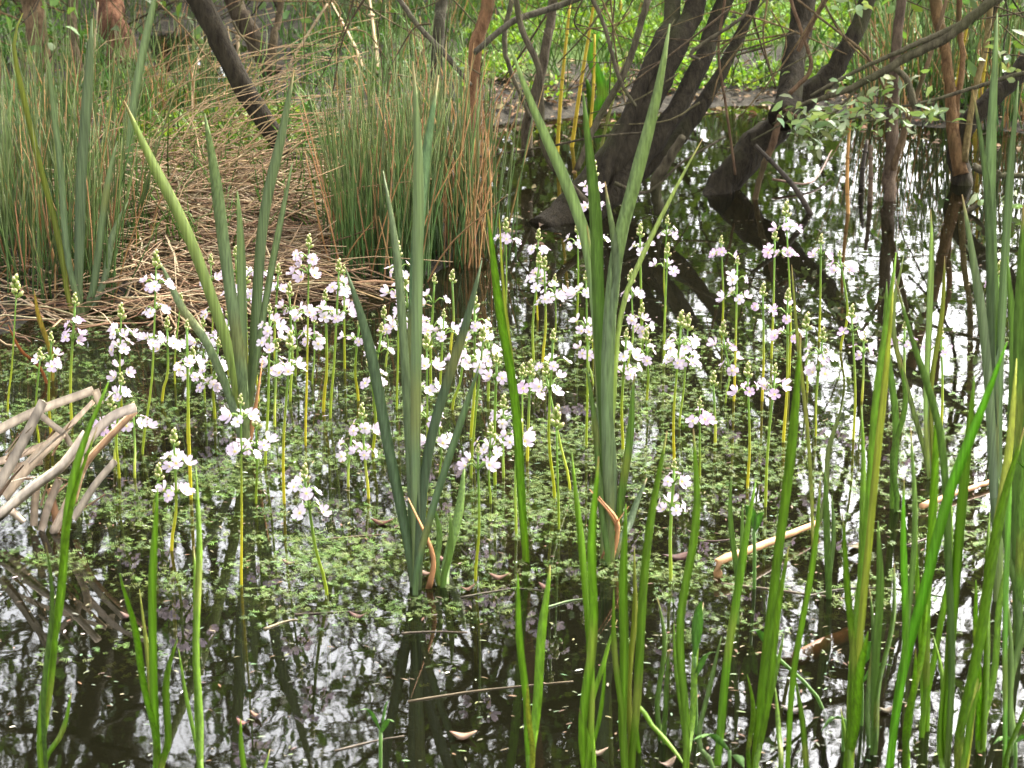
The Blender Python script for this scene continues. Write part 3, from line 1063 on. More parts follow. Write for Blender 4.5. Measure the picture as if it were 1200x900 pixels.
def weed_density(px, py, P):
    e = smooth01((py - 345) / 60) * smooth01((800 - py) / 150)
    e *= 1 - 0.8 * smooth01((px - 930) / 150) * smooth01((560 - py) / 160)
    e *= 1 - 0.45 * smooth01((px - 800) / 150)
    e *= 1 - 0.5 * smooth01((430 - py) / 60)
    k = 0.33 + 1.0 * vnoise(P * np.array([1, 1.6]), 3.6, 13.0) + 1.3 * vnoise(P * np.array([0.8, 2.0]), 8, 7.0)
    edge = smooth01((py - 560) / 200)
    return e * np.clip(k + 0.16 - 0.5 * edge, 0, 1.2)


q = scatter_px(150000, -30, 1230, 340, 800)
P = np.array([at(a, b)[:2] for a, b in q])
keep = rng.uniform(size=len(q)) < weed_density(q[:, 0], q[:, 1], P)
P = P[keep]
nf = len(P)
ang = rng.uniform(0, 2 * np.pi, nf)
D = np.stack([np.cos(ang), np.sin(ang)], -1)
Sd = np.stack([-D[:, 1], D[:, 0]], -1)
L = rng.uniform(0.004, 0.0135, nf) 
z0 = np.where(rng.uniform(size=nf) < 0.3, rng.uniform(0.0005, 0.004, nf), -rng.uniform(0.001, 0.03, nf))
tilt = rng.normal(0, 0.16, nf)
cols = jitter_cols((0.095, 0.142, 0.034), nf, 0.35, 0.15)
pale = rng.uniform(size=nf) < 0.1
cols[pale] = jitter_cols((0.10, 0.145, 0.06), int(pale.sum()), 0.3, 0.1)
NB = 5
V, Q = [], []
for b in range(NB):
    u = 0.1 + 0.85 * b / (NB - 1)
    reach = (0.35 - 0.25 * abs(u - 0.45)) * L
    for sgn in (-1, 1):
        c0 = P + D * (L * u)[:, None]
        tip = c0 + Sd * (sgn * reach)[:, None] + D * (reach * 0.55)[:, None]
        wv = D * (L * 0.05)[:, None]
        zz = z0 + tilt * L * u
        zt = zz + rng.normal(0, 0.0012, nf)
        V.append(np.stack([np.column_stack([c0 - wv, zz]), np.column_stack([c0 + wv, zz]), np.column_stack([tip + wv * 0.5, zt]), np.column_stack([tip - wv * 0.5, zt])], 1))
V.append(np.stack([np.column_stack([P - Sd * (L * 0.02)[:, None], z0]), np.column_stack([P + Sd * (L * 0.02)[:, None], z0]),
                   np.column_stack([P + D * L[:, None] + Sd * (L * 0.008)[:, None], z0 + tilt * L]), np.column_stack([P + D * L[:, None] - Sd * (L * 0.008)[:, None], z0 + tilt * L])], 1))
V = np.stack(V, 1)                                           # nf, blades, 4, 3
nb = V.shape[1]
wd.add(V.reshape(-1, 3), np.arange(nf * nb * 4).reshape(-1, 4), None, np.repeat(cols, nb * 4, axis=0))
tag(wd.build('water_weed', M_WEED, smooth=False), 'feathery green water weed matted at the pond surface', 'water weed', kind='stuff')

# specks of floating debris, petals and duckweed too small and many to count
sp = MB()
q = np.vstack([scatter_px(1500, -30, 1230, 300, 900), scatter_px(1600, 560, 1230, 140, 420), scatter_px(350, 780, 1230, 560, 900), scatter_px(900, 60, 800, 380, 620), scatter_px(1400, 170, 320, 10, 140)])
P = np.array([at(a, b, 0.0015) for a, b in q])
k = vnoise(P[:, :2] * np.array([1, 2.0]), 5, 31.0)
P = P[(k > -0.25) & ((sdist(P[:, :2], LAND) < 0) | (sdist(P[:, :2], POOL) > 0))]
n = len(P)
cl = jitter_cols((0.10, 0.11, 0.06), n, 0.6, 0.3)
m_ = rng.uniform(size=n)
cl[m_ < 0.05] = jitter_cols((0.5, 0.47, 0.42), int((m_ < 0.05).sum()), 0.3)
cl[m_ > 0.8] = jitter_cols((0.09, 0.055, 0.03), int((m_ > 0.8).sum()), 0.4)
leaf_block(sp, P, rng.uniform(0.002, 0.011, n), rng.uniform(0.001, 0.003, n), np.column_stack([rng.normal(size=(n, 2)), np.zeros(n)]), np.tile([0, 0, 1.0], (n, 1)) + rng.normal(size=(n, 3)) * 0.05, cl, 0.05)
tag(sp.build('floating_debris', M_STRAW, smooth=False), 'tiny bits of leaf and petal floating on the pond', 'debris', kind='stuff')

# ------------------------------------------------------------------ cattails
def wprof(t):
    return (0.62 + 0.38 * np.clip(t / 0.45, 0, 1)) * np.clip((1 - t) / 0.2, 0.03, 1) ** 0.62


BLUE, MID, BRI, YEL, DRK = (0.155, 0.205, 0.11), (0.10, 0.165, 0.04), (0.105, 0.195, 0.012), (0.21, 0.24, 0.04), (0.09, 0.135, 0.07)
CATS = []


def cattail(base, leaves, col, label, w=11, below=0.1, name='cattail', dead=0):
    """base (px,py) at the water; leaves: list of ([(x,y) tip..towards base], optional width px, optional colour)"""
    b = at(*base)
    Yb = float(b[1])
    root = empty(name, b)
    k = pxm(b)
    for lf_ in leaves:
        pts = lf_[0]
        ww = lf_[1] if len(lf_) > 1 and lf_[1] else w
        cl = np.array(lf_[2] if len(lf_) > 2 else col) * rng.uniform(0.74, 1.22)
        dy0, dy1 = rng.normal(0, 0.008), rng.normal(0, 0.05)
        path = list(reversed(pts))
        if path[0] != base and lf_[-1] != 'free':
            path = [(base[0] + (path[0][0] - base[0]) * 0.15, base[1])] + path if path[0][1] < base[1] - 12 else path
        nn = len(path)
        P = [atY(x, y, Yb + dy0 + dy1 * i_ / max(1, nn - 1)) for i_, (x, y) in enumerate(path)]
        d0 = P[0] - P[1]
        P = [P[0] + np.array([d0[0] * 0.1, 0, -below])] + P
        S = spline(P, 20)
        tt = np.linspace(0, 1, 20)
        by_blue = col is BLUE or col is MID
        yaw = rng.uniform(-0.45, 0.45)
        wm = wprof(tt) * ww * (0.82 if by_blue else 0.71) * k / 2 / math.cos(yaw)
        tipc = cl * np.array([1.15, 1.08, 0.95])
        basec = cl * np.array([1.35, 1.12, 0.6])
        cc = np.where(tt[:, None] < 0.35, basec + (cl - basec) * (tt[:, None] / 0.35), cl + (tipc - cl) * ((tt[:, None] - 0.35) / 0.65))
        if rng.uniform() < 0.3:                                # browned tip
            cc[19:] = (0.22, 0.15, 0.06)
        if rng.uniform() < 0.4:                                # a yellowed stretch
            q0 = rng.integers(4, 15)
            cc[q0:q0 + 2] = cc[q0:q0 + 2] * 0.6 + np.array((0.24, 0.22, 0.06)) * 0.4
        sway = rng.normal(0, 0.0016, 4)
        S = S + np.column_stack([sum(sway[m_] * np.sin((m_ + 1.5) * 3.1 * tt + m_) for m_ in range(4)), np.zeros(20), np.zeros(20)]) * (pxm(b) / 0.0011)
        mb = MB()
        mb.blade(S, wm, cc, yaw=yaw, thick=0.22, fold=rng.uniform(0.03, 0.2), twist=rng.normal(0, 0.22))
        mb.build('leaf', M_CAT, root, loc=root.location)
    for _ in range(dead):
        x0 = base[0] + random.gauss(0, 8)
        P = [atY(x0, base[1], Yb), atY(x0 + random.gauss(0, 10), base[1] - 40, Yb - 0.01), atY(x0 + random.gauss(0, 28), base[1] - random.uniform(50, 110), Yb - 0.03)]
        mb = MB()
        mb.blade(spline(P, 10), np.linspace(1, 0.3, 10) * 8 * k / 2, (0.40, 0.20, 0.09), yaw=0.2, thick=0.2, twist=1.0)
        mb.build('withered_leaf', M_STRAW, root, loc=root.location)
    tag(root, label, 'cattail', 'cattails and reeds growing in the pond')
    return root


cattail((95, 372), [([(106, 22), (98, 170), (94, 330)], 15), ([(51, 52), (66, 150), (76, 250), (88, 350)], 11), ([(142, 165), (122, 250), (104, 345)], 12), ([(150, 235), (128, 300), (108, 355)], 9),
                    ([(30, 15), (22, 70), (60, 260), (84, 350)], 9, YEL)], BLUE, 'grey-green cattail fan at the left, its foot in dead straw', 14)
cattail((2, 330), [([(16, 112), (8, 180), (-2, 300)], 14), ([(28, 185), (12, 250), (0, 310)], 11)], BLUE, 'grey-green cattail cut off by the left edge', 13)
cattail((150, 262), [([(186, -30), (176, 20), (164, 80), (154, 150), (150, 240)], 12, (0.15, 0.20, 0.10))], BLUE, 'single tall pale reed leaf standing in the straw bank', 12)
cattail((287, 520), [([(146, 118), (180, 190), (215, 262), (245, 345), (275, 440)], 15, (0.19, 0.24, 0.085)), ([(242, 133), (252, 200), (262, 285), (280, 430)], 15),
                     ([(277, 224), (282, 310), (287, 430)], 13), ([(345, 82), (330, 160), (308, 262), (296, 420)], 14), ([(343, 190), (330, 260), (312, 350), (296, 450)], 11),
                     ([(182, 305), (210, 358), (240, 398), (275, 470)], 12), ([(262, 270), (272, 340), (284, 460)], 9, YEL)], BLUE,
        'grey-green cattail fan amid the flowers with one long yellowed leaf', 13, dead=1)
cattail((487, 690), [([(485, 72), (492, 180), (490, 300), (486, 420), (486, 560)], 15), ([(515, 88), (500, 190), (488, 300), (482, 430), (484, 600)], 16, (0.12, 0.20, 0.09)), ([(450, 200), (464, 290), (474, 420), (482, 600)], 12),
                     ([(403, 315), (424, 390), (448, 478), (470, 575)], 15, DRK), ([(563, 305), (540, 385), (517, 470), (498, 575)], 15, DRK), ([(560, 425), (538, 500), (512, 580), (495, 650)], 10, DRK)],
        BLUE, 'tall grey-green cattail in mid-pond with two dark leaves spreading wide', 14, dead=1)
cattail((520, 688), [([(546, 545), (535, 610), (522, 670)], 13), ([(508, 585), (512, 640), (518, 680)], 9), ([(528, 600), (526, 650)], 9)], MID, 'short green cattail tuft beside the tall mid-pond cattail', 11)
cattail((618, 655), [([(570, 246), (582, 320), (592, 395), (603, 480), (612, 570)], 15), ([(582, 250), (588, 330), (602, 440), (613, 560)], 7, YEL)], BRI, 'lone vivid green strap leaf left of the V-shaped cattail', 13)
cattail((712, 655), [([(595, 52), (628, 140), (662, 215), (690, 290), (705, 400)], 17), ([(683, 108), (690, 200), (698, 290), (708, 420)], 16, MID), ([(785, 28), (768, 120), (742, 220), (722, 300), (712, 420)], 18),
                     ([(714, 213), (717, 300), (716, 420)], 12), ([(824, 162), (790, 230), (755, 300), (732, 350), (718, 430)], 7, (0.22, 0.27, 0.1)), ([(692, 264), (702, 370), (708, 500)], 10),
                     ([(746, 438), (738, 520), (722, 610)], 12, MID), ([(688, 430), (700, 530), (708, 620)], 9, MID), ([(756, 560), (740, 610), (722, 645)], 10, DRK)],
        BLUE, 'tallest cattail with leaves spread in a wide V, before the leaning willow', 15, dead=3)
cattail((690, 905), [([(672, 530), (682, 640), (690, 760)], 12), ([(694, 535), (696, 660), (691, 800)], 15), ([(728, 726), (712, 772), (692, 830)], 9), ([(706, 770), (702, 840)], 7), ([(680, 830), (688, 880)], 8)], BRI,
        'green cattail at the front, one low leaf bending across its neighbour', 14)
cattail((736, 905), [([(782, 505), (764, 600), (752, 700), (746, 820)], 15), ([(730, 590), (731, 700), (731, 820)], 14), ([(718, 690), (724, 800)], 9), ([(745, 640), (740, 760), (738, 860)], 10, YEL)], BRI,
        'green cattail at the front with a tall leaf tilting to the willows', 14)
cattail((758, 890), [([(805, 905), (785, 880), (764, 850), (750, 830)], 8, BRI, 'free')], BRI, 'low green leaf drooping onto the water at the front', 8)
cattail((623, 905), [([(605, 672), (611, 760), (618, 850)], 12), ([(642, 662), (634, 750), (628, 850)], 15), ([(618, 800), (622, 860)], 9, YEL)], BRI, 'two-leaved bright green shoot alone in the front middle', 13)
cattail((186, 905), [([(183, 572), (179, 680), (180, 780), (185, 860)], 14), ([(142, 672), (158, 745), (176, 830)], 12), ([(208, 748), (199, 800), (192, 870)], 11), ([(166, 690), (172, 760), (180, 850)], 7, YEL)], BRI,
        'bright green forked shoot at the front left', 13)
cattail((236, 905), [([(228, 545), (232, 650), (231, 760), (236, 850)], 13), ([(226, 640), (228, 720), (234, 860)], 9), ([(210, 760), (222, 830), (232, 890)], 7)], BRI, 'single upright green shoot just right of the forked one', 12)
cattail((50, 905), [([(124, 445), (100, 520), (78, 620), (62, 750), (52, 860)], 14), ([(112, 500), (84, 590), (70, 690), (58, 830)], 9), ([(84, 812), (70, 860)], 9), ([(54, 636), (58, 720), (54, 830)], 8, MID)], BRI,
        'long green leaf shoot leaning over the broken reeds', 12)
cattail((288, 930), [([(283, 842), (286, 885)], 9)], BRI, 'small green leaf tip poking up at the front edge', 9)
cattail((306, 940), [([(314, 878), (310, 905)], 7)], BRI, 'tiniest green tip at the front edge', 7)
# the dense stand at the right
cattail((803, 905), [([(813, 502), (808, 620), (804, 740), (803, 850)], 13), ([(824, 706), (818, 760), (808, 850)], 10), ([(790, 730), (796, 800), (801, 870)], 8)], BRI, 'upright green cattail, first of the stand on the right')
cattail((838, 905), [([(886, 562), (872, 630), (858, 740), (845, 850)], 14), ([(850, 745), (830, 800), (822, 870)], 8, MID)], (0.13, 0.26, 0.015), 'yellow-green cattail leaf leaning beside the bent branch')
cattail((884, 905), [([(936, 392), (931, 460), (922, 560), (907, 700), (893, 820)], 15), ([(924, 640), (912, 720), (898, 830)], 10), ([(920, 742), (904, 808), (890, 880)], 9), ([(872, 790), (880, 860)], 8)], BRI, 'tall green cattail crossing in front of the pale bent branch')
cattail((946, 915), [([(934, 795), (941, 850)], 10)], BRI, 'short lone green spike right of the bent branch shoot', 10)
cattail((970, 700), [([(968, 550), (969, 620), (970, 670)], 9, MID), ([(978, 580), (975, 650)], 7)], MID, 'short green tuft behind the right stand, near the submerged log')
cattail((994, 905), [([(1050, 296), (1040, 390), (1026, 500), (1012, 640), (1001, 760), (995, 850)], 15), ([(1008, 475), (1010, 580), (1008, 700), (998, 840)], 12), ([(984, 600), (994, 690), (1000, 800)], 11),
                     ([(1048, 330), (1038, 440), (1022, 590), (1006, 760)], 12, YEL), ([(1014, 740), (1010, 790), (1000, 850)], 14), ([(988, 830), (992, 870)], 9)], BRI, 'tall multi-leaved cattail in the middle of the right stand')
cattail((1038, 905), [([(1180, 400), (1150, 480), (1112, 580), (1084, 690), (1058, 790)], 15), ([(1060, 560), (1062, 680), (1054, 800)], 11), ([(1066, 500), (1070, 640), (1060, 780)], 10, MID)], (0.10, 0.24, 0.015), 'cattail with a long leaf slanting across the right stand')
cattail((1060, 905), [([(1088, 708), (1074, 790), (1062, 860)], 12), ([(1072, 760), (1066, 850)], 9)], BRI, 'short leaves at the foot of the slanting cattail')
cattail((1108, 905), [([(1140, 440), (1128, 560), (1119, 720), (1110, 840)], 15), ([(1093, 745), (1101, 820), (1107, 880)], 10), ([(1106, 580), (1112, 700), (1110, 830)], 11), ([(1050, 325), (1066, 400), (1086, 465), (1104, 530), (1116, 640)], 12, MID)], BRI,
        'cattail whose dark arching leaf bows back over the stand')
cattail((1124, 905), [([(1200, 500), (1178, 590), (1158, 680), (1138, 790), (1126, 860)], 18), ([(1196, 420), (1184, 520), (1164, 640), (1140, 780)], 15, YEL), ([(1148, 800), (1136, 860)], 10)], BRI, 'broad green cattail leaning out to the right edge')
cattail((1168, 700), [([(1168, 15), (1164, 140), (1161, 260), (1162, 400), (1166, 560)], 18), ([(1140, 105), (1150, 180), (1158, 280), (1164, 420)], 12), ([(1126, 228), (1138, 310), (1152, 390), (1164, 500)], 15, BLUE),
                      ([(1194, 95), (1184, 190), (1176, 330), (1170, 500)], 13)], (0.115, 0.165, 0.08), 'tall blue-green cattail behind the stand near the right edge', 15)
cattail((1192, 760), [([(1200, 240), (1196, 380), (1192, 560)], 16), ([(1182, 300), (1186, 430), (1190, 620)], 14), ([(1210, 420), (1200, 560), (1194, 680)], 14), ([(1172, 560), (1182, 640), (1190, 700)], 11)], MID, 'dense green cattail half out of frame at the right edge', 14)
cattail((1178, 925), [([(1230, 585), (1200, 548), (1184, 548), (1180, 640), (1178, 800)], 9, (0.11, 0.22, 0.04)), ([(1210, 780), (1190, 860)], 10)], BRI, 'pale leaf arching over at the right edge', 10)
cattail((955, 640), [([(925, 310), (935, 400), (948, 520), (955, 600)], 5, YEL), ([(985, 470), (968, 560)], 7, (0.12, 0.15, 0.06))], MID, 'thin grassy shoot with reddish leaf behind the right stand', 6)
cattail((1090, 560), [([(1086, 245), (1088, 330), (1090, 430)], 8, (0.18, 0.24, 0.10)), ([(1108, 300), (1100, 380), (1092, 480)], 7, YEL), ([(1060, 300), (1046, 380), (1070, 480)], 7, (0.16, 0.2, 0.08))], MID, 'thin pale reed shoot in the sky-bright water', 7)
cattail((70, 450), [([(36, 340), (52, 390), (64, 440)], 8, (0.30, 0.24, 0.06)), ([(10, 380), (24, 410), (52, 440)], 6, (0.3, 0.12, 0.04))], YEL, 'yellowing short leaf pair at the straw bank edge', 8)
cattail((694, 140), [([(703, 36), (700, 90), (696, 125)], 17), ([(716, 88), (706, 120)], 12), ([(688, 90), (692, 120)], 12), ([(722, 130), (712, 165), (700, 180)], 8)], (0.10, 0.24, 0.02), 'bright green iris-like shoot behind the willow base', 15)

cattail((918, 900), [([(962, 560), (948, 680), (930, 800)], 10), ([(905, 800), (912, 860)], 8)], BRI, 'slim cattail shoot tilting past the sunken log', 10)
cattail((1022, 880), [([(1030, 610), (1030, 700), (1026, 800)], 11), ([(1050, 660), (1042, 740), (1030, 820)], 9), ([(1016, 690), (1020, 790)], 8)], MID, 'deep green cattail tuft between the two tallest of the right stand', 10)
cattail((1082, 860), [([(1098, 470), (1092, 600), (1086, 740)], 13), ([(1074, 620), (1078, 720), (1080, 800)], 9), ([(1116, 640), (1104, 720), (1090, 800)], 10)], BRI, 'upright cattail in the thick of the right stand, before the reddish stick', 12)
cattail((1150, 880), [([(1162, 600), (1158, 700), (1152, 800)], 13), ([(1180, 640), (1170, 740), (1156, 830)], 11), ([(1140, 680), (1146, 780)], 9)], BRI, 'green cattail low at the right, in front of the blue-green one', 12)
cattail((1186, 880), [([(1204, 640), (1196, 740), (1188, 820)], 13), ([(1180, 700), (1184, 800)], 9)], MID, 'green shoot tight against the right edge at the front', 12)
cattail((775, 870), [([(770, 700), (774, 780), (776, 840)], 8), ([(786, 760), (780, 830)], 7)], MID, 'slender green shoot between the two front cattails and the right stand', 8)
cattail((862, 720), [([(858, 560), (860, 640), (862, 690)], 8), ([(872, 590), (866, 670)], 7)], MID, 'slender dark shoot behind the pale bent branch', 8)
cattail((1045, 600), [([(1040, 330), (1044, 430), (1046, 540)], 9), ([(1060, 420), (1052, 520)], 8)], MID, 'slim upright reed behind the middle of the right stand', 9)

# small broad-leaved shoots and grass blades at the front right
def broad_shoot(base, leaves, label):
    b = at(*base)
    root = empty('pond_herb', b)
    Yb = float(b[1])
    k = pxm(b)
    stm = MB()
    top = max(leaves, key=lambda l: base[1] - l[0][1])[0]
    S = spline([atY(base[0], base[1], Yb) - np.array([0, 0, 0.08]), atY(base[0], base[1], Yb), atY(top[0], top[1], Yb)], 8)
    stm.tube(S, 2.2 * k, (0.10, 0.18, 0.04), m=5)
    stm.build('stem', M_CAT, root, loc=root.location)
    for (x0, y0), (x1, y1), wpx in leaves:
        a, c = atY(x0, y0, Yb), atY(x1, y1, Yb - 0.02)
        mid = (a + c) / 2 + np.array([0, 0, 0.25 * np.linalg.norm(c - a)])
        mb = MB()
        mb.blade(spline([a, mid, c], 11), np.sin(np.linspace(0.15, 3.1, 11)) * wpx * k / 2, (0.11, 0.21, 0.05), yaw=rng.uniform(-0.5, 0.9), thick=0.12, fold=0.2)
        mb.build('leaf', M_CAT, root, loc=root.location)
    tag(root, label, 'herb', 'small herbs among the cattails')


broad_shoot((1010, 850), [((1010, 772), (1002, 742), 14), ((1010, 780), (1024, 752), 16), ((1010, 800), (1046, 780), 8)], 'small broad-leaved herb by the tall multi-leaved cattail')
broad_shoot((988, 880), [((988, 842), (962, 858), 6), ((990, 842), (1000, 870), 12)], 'little herb with a drooping tip at the front of the right stand')
broad_shoot((816, 860), [((814, 770), (822, 704), 13), ((812, 800), (840, 764), 9)], 'small ovate-leaved herb by the first right cattail')
broad_shoot((855, 925), [((855, 880), (810, 868), 9), ((858, 885), (872, 900), 11)], 'low herb with leaves on the water at the front')
broad_shoot((1190, 900), [((1188, 872), (1164, 872), 8), ((1190, 870), (1215, 868), 8)], 'low curved-leaved herb at the front right edge')
broad_shoot((446, 905), [((446, 856), (420, 832), 6), ((446, 860), (462, 846), 8), ((446, 862), (458, 820), 4)], 'slight seedling in open water at the front')
broad_shoot((884, 690), [((884, 620), (872, 592), 12), ((884, 625), (896, 600), 9)], 'pale round-leaved herb beside the bent branch')
broad_shoot((965, 830), [((900, 760), (878, 740), 8), ((900, 762), (896, 738), 8)], 'leaning herb over the sky-bright water')

# ------------------------------------------------------------------ water violets
FLOWERS = []


def flower_mesh(seed, tint):
    r = random.Random(seed)
    mb = MB()
    c_in, c_out = np.array([0.62, 0.56, 0.30]), np.array(tint)
    for k in range(5):
        a = 2 * math.pi * k / 5 + r.uniform(-0.12, 0.12)
        ln = 0.0128 * r.uniform(0.9, 1.1)
        lift = r.uniform(0.5, 1.1) if seed % 3 == 0 else r.uniform(-0.3, 0.4)
        d = np.array([math.cos(a), math.sin(a), 0])
        s = np.array([-math.sin(a), math.cos(a), 0])
        V, C = [], []
        prof = [(0.08, 0.12), (0.35, 0.24), (0.62, 0.38), (0.85, 0.37), (1.0, 0.21)]
        for i_, (u, wv) in enumerate(prof):
            z = lift * ln * u * u - 0.0006
            for j in (-1, 0, 1):
                uu = u - (0.07 if (i_ == 4 and j == 0) else 0)
                V.append(d * ln * uu + s * ln * wv * j + np.array([0, 0, z + (0.0012 * abs(j) if i_ > 0 else 0)]))
                C.append(c_in if i_ == 0 else c_out)
        Q = []
        for i_ in range(4):
            for j in range(2):
                o_ = i_ * 3 + j
                Q.append((o_, o_ + 1, o_ + 4, o_ + 3))
        mb.add(V, Q, None, C)
    mb.tube(np.array([[0, 0, -0.006], [0, 0, -0.002], [0, 0, 0.0008]]), np.array([0.0014, 0.0018, 0.0012]), np.array([(0.2, 0.28, 0.06), (0.5, 0.5, 0.2), (0.75, 0.62, 0.1)]), m=6)
    return mb


WHITE_T = [(0.51, 0.43, 0.50), (0.49, 0.40, 0.48), (0.53, 0.465, 0.52)]
PINK_T = [(0.47, 0.34, 0.46), (0.48, 0.38, 0.47)]
F_W = [None] * 6
F_P = [None] * 4
flower_data = {}


def flower_obj(pink, parent):
    """a flower: the first of each variant is built, the rest are copies sharing its mesh"""
    key = (pink, random.randrange(4 if pink else 6))
    if key not in flower_data:
        tints = PINK_T if pink else WHITE_T
        o = flower_mesh(key[1] * 7 + (50 if pink else 0), tints[key[1] % len(tints)]).build('flower', M_PETAL, parent)
        flower_data[key] = o
        return o
    o = flower_data[key].copy()
    COL.objects.link(o)
    o.parent = parent
    return o


bud_b = MB()
for k in range(9):
    a = k * 2.4
    zz = 0.003 + 0.0016 * k
    rr = 0.005 * (1 - k / 11)
    c = np.array([math.cos(a) * rr, math.sin(a) * rr, zz])
    bud_b.tube(np.array([[0, 0, zz - 0.003], c * 0.7 + [0, 0, zz * 0.3], c + [0, 0, 0.002]]), np.array([0.0007, 0.0018, 0.0006]), np.array([(0.2, 0.28, 0.05), (0.25, 0.32, 0.07), (0.5, 0.4, 0.25)]), m=5)
BUD = None

violets = []  # (base px, top px, whorl ys, pink)


def V_(bx, by, tx, ty, ws, pink=False):
    violets.append((bx, by, tx, ty, list(ws), pink))


V_(84, 498, 88, 356, (378, 397), True)
V_(167, 532, 183, 312, (333, 361, 399))
V_(247, 425, 247, 308, (327, 366))
V_(143, 485, 142, 372, (390, 407, 438))
V_(205, 450, 212, 352, (402,))
V_(240, 470, 238, 380, (400,))
V_(224, 585, 219, 384, (428,))
V_(252, 490, 256, 405, (428, 450))
V_(140, 560, 142, 448, (464,))
V_(134, 545, 130, 478, (496,), True)
V_(158, 560, 156, 480, (498,))
V_(283, 686, 282, 472, (490, 527))
V_(201, 645, 204, 520, (539, 576))
V_(383, 697, 357, 560, (574, 593))
V_(311, 545, 316, 365, (385, 404))
V_(322, 500, 324, 410, (428,))
V_(333, 590, 340, 408, (432,))
V_(303, 470, 304, 300, (318, 345, 386))
V_(358, 522, 362, 288, (301, 318, 367))
V_(340, 470, 339, 345, (363,))
V_(387, 490, 397, 318, (338, 370))
V_(379, 482, 381, 350, (370,))
V_(9, 484, 19, 346, ())
V_(46, 522, 47, 420, ())
V_(60, 510, 60, 400, (421,))
V_(404, 432, 403, 318, (338, 368))
V_(465, 480, 466, 298, (317, 341, 380))
V_(438, 470, 447, 390, (412,))
V_(505, 465, 509, 330, (353, 383))
V_(528, 410, 530, 330, ())
V_(500, 580, 500, 408, (428, 457, 488))
V_(552, 514, 556, 358, (375, 391))
V_(530, 480, 545, 405, (425,))
V_(552, 560, 566, 400, (423,))
V_(580, 568, 582, 425, (443,))
V_(650, 584, 648, 398, (427, 453))
V_(668, 575, 640, 440, ())
V_(625, 422, 632, 310, (327,))
V_(636, 425, 638, 315, (332, 352))
V_(648, 412, 650, 330, (342,))
V_(687, 524, 687, 328, (346, 382))
V_(695, 410, 696, 205, (222, 244, 286))
V_(735, 435, 739, 330, (348, 373))
V_(730, 528, 734, 395, (414, 436))
V_(752, 420, 752, 370, (385,))
V_(778, 425, 782, 298, (313,))
V_(790, 552, 798, 382, (402, 421))
V_(796, 500, 806, 385, (404, 424))
V_(605, 628, 606, 495, (513,))
V_(557, 680, 560, 530, (547,))
V_(432, 584, 424, 488, (504, 528))
V_(408, 570, 412, 510, (527,))
V_(437, 535, 433, 428, (447,))
V_(515, 560, 514, 500, (519,))
V_(590, 560, 590, 478, (493,))
V_(618, 540, 621, 440, (457,), True)
V_(575, 590, 575, 510, (523,))
V_(860, 470, 864, 308, (326, 346))
V_(893, 470, 894, 345, (361,), True)
V_(918, 518, 923, 350, (366, 390), True)
V_(925, 440, 921, 252, (268, 296), True)
V_(904, 420, 908, 280, (296,), True)
V_(850, 472, 847, 392, (407, 428), True)
V_(897, 594, 908, 438, (456,), True)
V_(876, 572, 876, 440, (458,), True)
V_(956, 512, 964, 398, (414, 433))
V_(1000, 515, 998, 370, (386,), True)
V_(1060, 480, 1060, 385, (400,), True)
V_(1103, 500, 1103, 395, (410,), True)
V_(1168, 450, 1170, 322, (337,), True)
V_(820, 560, 820, 475, (490,), True)
V_(786, 680, 790, 548, (564, 594))
V_(593, 372, 593, 270, (283,))
V_(630, 375, 631, 280, (292,))
V_(676, 380, 677, 272, (286,))
V_(752, 385, 750, 276, (290,))
V_(780, 365, 782, 262, (273,))
V_(846, 395, 845, 284, (298,), True)
V_(960, 400, 962, 284, (297,), True)
V_(985, 410, 984, 300, (312,), True)
V_(272, 410, 276, 300, (318, 342))
V_(290, 440, 288, 330, (352,))
V_(322, 420, 326, 320, (338,))
V_(190, 470, 196, 385, (404,))
V_(220, 520, 226, 420, (441,))
V_(268, 440, 268, 372, (390, 420))
V_(478, 440, 476, 340, (360,))
V_(486, 430, 489, 360, (378,))
V_(452, 430, 450, 372, (388,))
V_(346, 440, 345, 375, (392,))
V_(366, 450, 368, 378, (396,))
V_(300, 590, 300, 500, (522,))
V_(180, 600, 186, 560, ())
V_(515, 470, 520, 370, (391,))
V_(572, 470, 571, 390, (408,))
V_(612, 520, 612, 440, ())
V_(695, 450, 690, 400, (412,))
V_(758, 470, 757, 400, (415,))
V_(838, 520, 836, 450, ())
V_(1010, 470, 1012, 400, (412,), True)
V_(946, 460, 945, 385, ())
V_(655, 620, 652, 500, ())
V_(420, 470, 421, 380, (398,))

BANDS = [(115, 'by the broken pale reeds'), (212, 'between broken reeds and yellowed fan'), (275, 'close left of the yellowed fan'), (335, 'close right of the yellowed fan'),
         (415, 'between yellowed fan and mid-pond cattail'), (483, 'left of the mid-pond cattail'), (540, 'right of the mid-pond cattail'), (600, 'around the lone vivid leaf'),
         (665, 'between vivid leaf and V-shaped cattail'), (712, 'left of the V-shaped cattail'), (772, 'right of the V-shaped cattail'), (870, 'below the leaning willow trunk'),
         (940, 'under the leafy willow branch'), (2000, 'in sky-bright water at right')]
ORD = ['first', 'second', 'third', 'fourth', 'fifth', 'sixth', 'seventh', 'eighth', 'ninth', 'tenth', 'eleventh', 'twelfth']
cells = {}
for i_, v in enumerate(violets):
    band = next(k for k, (lim, _) in enumerate(BANDS) if v[0] < lim)
    row = 0 if v[1] < 455 else (1 if v[1] < 530 else 2)
    cells.setdefault((band, row), []).append(i_)
vlabel = {}
